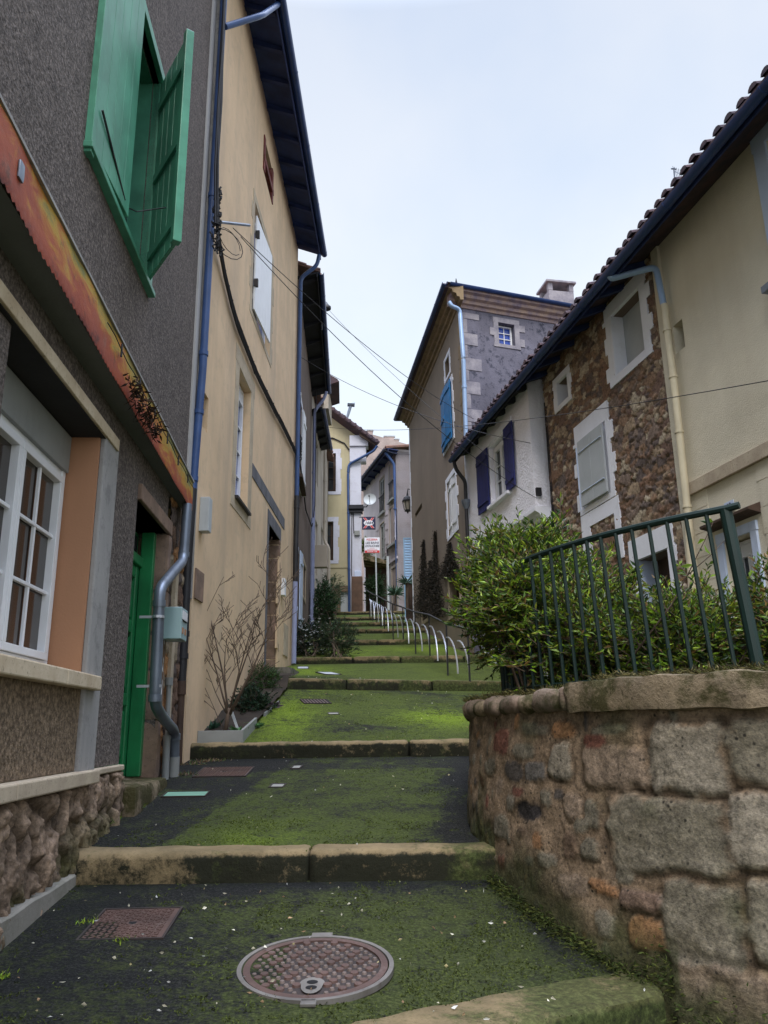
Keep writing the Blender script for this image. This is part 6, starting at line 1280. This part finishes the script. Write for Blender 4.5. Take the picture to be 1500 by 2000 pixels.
for x0, x1, y0, y1, z in ((-.055, .055, R_-.02, R_+.035, .008), (-.035, .035, -R_-.03, -R_+.02, .006)): mb.hexa([mp(x0, y0, -.01), mp(x1, y0, -.01), mp(x1, y1, -.01), mp(x0, y1, -.01), mp(x0, y0, z), mp(x1, y0, z), mp(x1, y1, z), mp(x0, y1, z)])
part('hinge', mb, M['rimiron'], mh, bevel=.004)
mb = MB(); n = 20; mb.v = [mp(.062*math.cos(6.2832*k/n)*(1 if math.sin(6.2832*k/n) > 0 else .8), -.215+.085*math.sin(6.2832*k/n), .003) for k in range(n)]; mb.f = [tuple(range(n))]; part('key_plate', mb, M['rimiron'], mh)
mb = MB()
for yo in (-.24, -.185): mb.v += []; b = len(mb.v); mb.v += [mp(.026*math.cos(6.2832*k/n), yo+.021*math.sin(6.2832*k/n), .0045) for k in range(n)]; mb.f.append(tuple(range(b, b+n)))
part('key_hole', mb, M['black'], mh)
def cover(label, pts, mat, kind='studs', name='inspection_cover', rim='castdark'):
    G = [ghit(*q) for q in pts]; bx = (G[1]+G[2]+G[0]+G[3])/4                    # near-left, near-right, far-right, far-left
    U_ = ((G[1]-G[0])+(G[2]-G[3]))/4; V_ = ((G[3]-G[0])+(G[2]-G[1]))/4; U_.z = 0; N = U_.cross(V_).normalized()
    W2 = U_.length; H2_ = V_.length; un = U_.normalized(); vn_ = (V_-un*V_.dot(un)).normalized(); N = un.cross(vn_).normalized(); m3 = lambda x, y, z: bx+un*x+vn_*y+N*(z+.012)
    t = thing(name, label, 'cover', bx); hh = H2_
    def bx3(mb, x0, x1, y0, y1, z0, z1): mb.hexa([m3(x0, y0, z0), m3(x1, y0, z0), m3(x1, y1, z0), m3(x0, y1, z0), m3(x0, y0, z1), m3(x1, y0, z1), m3(x1, y1, z1), m3(x0, y1, z1)])
    mb = MB(); e = .012
    for q in ((-W2, W2, -hh, -hh+e), (-W2, W2, hh-e, hh), (-W2, -W2+e, -hh+e, hh-e), (W2-e, W2, -hh+e, hh-e)): bx3(mb, *q, -.03, .004)
    part('frame', mb, M[rim], t); mb = MB(); bx3(mb, -W2+e+.004, W2-e-.004, -hh+e+.004, hh-e-.004, -.03, 0); part('plate', mb, M[mat], t)
    if kind == 'studs':
        mb = MB(); i = 0; s = .036; x = -W2+.035; 
        while x < W2-.03:
            y = -hh+.03; j = 0
            while y < hh-.03:
                if not (abs(x) < .03 and abs(y) < .03):
                    c, s_ = (math.cos(.6), math.sin(.6)) if (i+j) % 2 else (math.cos(-.6), math.sin(-.6)); a_, b_ = .014, .006
                    q = [(x+c*u-s_*v, y+s_*u+c*v) for u, v in ((-a_, -b_), (a_, -b_), (a_, b_), (-a_, b_))]; mb.hexa([m3(*k, 0) for k in q]+[m3(*k, .005) for k in q])
                y += s*.75; j += 1
            x += s; i += 1
        part('raised_pattern', mb, M[mat], t); mb = MB(); bx3(mb, -.02, .02, -.02, .02, 0, .0015); part('key_hole', mb, M['black'], t)
    if kind == 'grate':
        mb = MB(); x = -W2+.03
        while x < W2-.03: bx3(mb, x, x+.022, -hh+.02, hh-.02, 0, .0015); x += .05
        part('slots', mb, M['black'], t)
    return t
cover('square brown cast-iron cover with a lozenge pattern, left of the round manhole', [(160, 1840), (330, 1839), (348, 1777), (192, 1780)], 'castiron')
cover('brown patterned iron cover at the foot of the third step', [(374, 1520), (484, 1518), (494, 1500), (398, 1501)], 'castiron')
cover('faded green rectangular cover beside the door block', [(309, 1558), (388, 1558), (424, 1547), (330, 1550)], 'greenplate', 'plain')
cover('small worn grey cover in the middle of the second ramp', [(524, 1540), (554, 1540), (559, 1533), (531, 1533)], 'platelight', 'plain')
cover('tiny pale cover under the third step', [(568, 1503), (588, 1503), (590, 1497), (571, 1497)], 'platelight', 'plain')
cover('rusty slotted drain grate above the third step', [(586, 1375), (641, 1375), (644, 1367), (593, 1367)], 'castiron', 'grate', 'drain_grate')
cover('small grey cover below the drain grate line', [(639, 1397), (662, 1397), (663, 1393), (641, 1393)], 'platelight', 'plain')
cover('pale wet-looking cover on the mossy fourth ramp', [(623, 1318), (657, 1318), (659, 1314), (628, 1314)], 'dish', 'plain')
cover('small pale cover near the kerb of the fourth ramp', [(578, 1307), (602, 1307), (604, 1303), (583, 1303)], 'dish', 'plain')
# litter: pale petals and leaves
P = []; D = []
for i in range(300):
    for _ in range(20):
        y = random.choice([random.uniform(3.6, 5.6), random.uniform(3.6, 5.6), random.uniform(5.7, 10), random.uniform(10.3, 14)]); x = random.uniform(-2.1, 1.2 if y < 5.6 else 1.2)
        if (y > 5.6 and x > .75+(y-5.6)*.08): continue
        break
    P.append((x, y, gz(x, y)+.022)); D.append((random.gauss(0, 1), random.gauss(0, 1), random.gauss(0, .12)))
leafpart('leaf_litter', P, D, RG.uniform(.008, .034, len(P)), RG.uniform(.007, .02, len(P)), pal(len(P), [(.45, .42, .32), (.55, .52, .42), (.3, .2, .12), (.35, .3, .16), (.5, .5, .48)]), 'dry', None, .1, label='pale petals and dry leaf bits scattered on the ramps', cat='litter', kind='stuff')
# short moss blades standing on the mossy parts of the ramps
P = []; D = []; Cc = []
X = RG.uniform(-2.3, 1.9, 90000); Y = np.where(RG.random(90000) < .6, RG.uniform(3.5, 6.6, 90000), RG.uniform(6.6, 14., 90000)); A_ = GC(X, Y); N_ = fbm(X*6, Y*6, 55)
K = (A_[:, 0]+(N_-.5)*1.6+(fbm(X*20, Y*20, 66)-.5) > .62) & ~((np.abs((X+.36)/.42)**2+np.abs((Y-4.33)/.42)**2) < 1)
X, Y, A_ = X[K], Y[K], A_[K]; Y2 = Y; n = len(X)
P = [(x, y, gz(x, y)-.001) for x, y in zip(X.tolist(), Y2.tolist())]; D = np.stack([RG.normal(size=n), RG.normal(size=n), RG.uniform(.1, 1.0, n)], 1)
c0 = np.array([.050, .062, .018]); c1 = np.array([.15, .21, .02]); cc = (c0+(c1-c0)*A_[:, 1:2])*RG.uniform(.35, 1.7, (n, 1))
leafpart('moss', P, D, RG.uniform(.008, .022, n), .007, cc, 'dry', None, .2, label='short green moss growing over the asphalt ramps', cat='moss', kind='stuff')
# mossy growth at the foot of the retaining wall
P = []; D = []
for i in range(5200):
    s = random.uniform(whit(990, 1700)[0], WS[-1]-.1); p, n = wnorm(s); o = .07+abs(random.gauss(0, .05)); x, y = p.x+n.x*o, p.y+n.y*o; z = max(gz(x, y), -1.9); z += abs(random.gauss(0, .08 if s > whit(1290, 1900)[0] else .03)); P.append((x, y, z)); D.append((random.gauss(0, 1)+n.x, random.gauss(0, 1)+n.y, random.uniform(-.6, .9)))
leafpart('moss', P, D, RG.uniform(.015, .05, len(P)), .008, pal(len(P), [(.03, .045, .012), (.05, .065, .018), (.025, .03, .012), (.07, .08, .02)]), 'dry', None, label='dark moss cushions along the foot of the retaining wall', cat='moss', kind='stuff')
# ============================================================ CAMERA, LIGHT, SKY
cam = bpy.data.cameras.new('camera'); co = bpy.data.objects.new('camera', cam); C.objects.link(co)
from mathutils import Matrix
m = Matrix((( RR_.x, UU_.x, -F.x, 0), (RR_.y, UU_.y, -F.y, 0), (RR_.z, UU_.z, -F.z, 0), (0, 0, 0, 1))); co.matrix_world = m
cam.sensor_fit = 'VERTICAL'; cam.sensor_height = 24; cam.lens = 1550/2000*24; cam.clip_end = 500; cam.clip_start = .05; S.camera = co
sl = bpy.data.lights.new('sun', 'SUN'); so = bpy.data.objects.new('sun', sl); C.objects.link(so); sl.energy = 1.7; sl.angle = R(25); sl.color = (1, .95, .88)
EL, AZ = 50, 182                                # sun behind the camera, slightly left, through cloud
dv = V((math.sin(R(AZ))*math.cos(R(EL)), math.cos(R(AZ))*math.cos(R(EL)), math.sin(R(EL)))); so.rotation_euler = dv.to_track_quat('Z', 'Y').to_euler()
W = bpy.data.worlds.new('World'); S.world = W; W.use_nodes = True; nt = W.node_tree; nt.nodes.clear()
def wn(t, **k):
    x = nt.nodes.new(t)
    for a, b in k.items(): setattr(x, a, b)
    return x
out = wn('ShaderNodeOutputWorld'); add = wn('ShaderNodeAddShader'); b1 = wn('ShaderNodeBackground'); b2 = wn('ShaderNodeBackground'); sky = wn('ShaderNodeTexSky', sky_type='NISHITA', sun_disc=False); sky.sun_elevation = R(EL); sky.sun_rotation = R(AZ); b1.inputs[1].default_value = .05
nt.links.new(sky.outputs[0], b1.inputs[0]); nt.links.new(b1.outputs[0], add.inputs[0]); nt.links.new(b2.outputs[0], add.inputs[1]); nt.links.new(add.outputs[0], out.inputs[0])
tc = wn('ShaderNodeTexCoord'); sx = wn('ShaderNodeSeparateXYZ'); nt.links.new(tc.outputs['Generated'], sx.inputs[0])
rp = wn('ShaderNodeValToRGB'); E_ = rp.color_ramp.elements
while len(E_) < 5: E_.new(.5)
for e, (p_, c_) in zip(E_, ((.0, (.545, .56, .55)), (.40, (.535, .555, .545)), (.74, (.405, .44, .485)), (.86, (1.7, 1.85, 2.1)), (1., (4.3, 4.8, 6.0)))): e.position = p_; e.color = c_+(1,)
nt.links.new(sx.outputs[2], rp.inputs[0])
nz_ = wn('ShaderNodeTexNoise'); nz_.inputs['Scale'].default_value = 2.2; nz_.inputs['Detail'].default_value = 5; nt.links.new(tc.outputs['Generated'], nz_.inputs['Vector'])
r2 = wn('ShaderNodeValToRGB'); r2.color_ramp.elements[0].position = .36; r2.color_ramp.elements[0].color = (.84, .89, .98, 1); r2.color_ramp.elements[1].position = .62; r2.color_ramp.elements[1].color = (1.06, 1.03, 1.01, 1); nt.links.new(nz_.outputs[0], r2.inputs[0])
mx = wn('ShaderNodeMix', data_type='RGBA', blend_type='MULTIPLY'); mx.inputs[0].default_value = 1; nt.links.new(rp.outputs[0], mx.inputs[6]); nt.links.new(r2.outputs[0], mx.inputs[7])
nt.links.new(mx.outputs[2], b2.inputs[0]); b2.inputs[1].default_value = 1.0
S.view_settings.view_transform = 'Standard'; S.view_settings.look = 'None'; S.view_settings.exposure = .65; S.view_settings.gamma = 1
S.render.engine = 'CYCLES'

GR = {'shrub': 'shrubs along the alley and terrace', 'downpipe': 'drainpipes on the house fronts', 'overhead_cable': 'cables strung across the alley', 'inspection_cover': 'covers set in the ramps', 'leafy_plant': 'small plants in the boarded bed', 'house': 'houses lining the alley', 'meter_box': 'small boxes on the walls', 'hanging_sign': 'signs at the top of the steps', 'yucca': 'yuccas at the top of the steps', 'chimney': 'chimneys', 'cable_run': 'cables fixed to walls', 'door_step': 'door blocks on the left'}
for o in list(bpy.data.objects):
    if o.parent is None and 'label' in o.keys() and o.name.split('.')[0] in GR: o['group'] = GR[o.name.split('.')[0]]
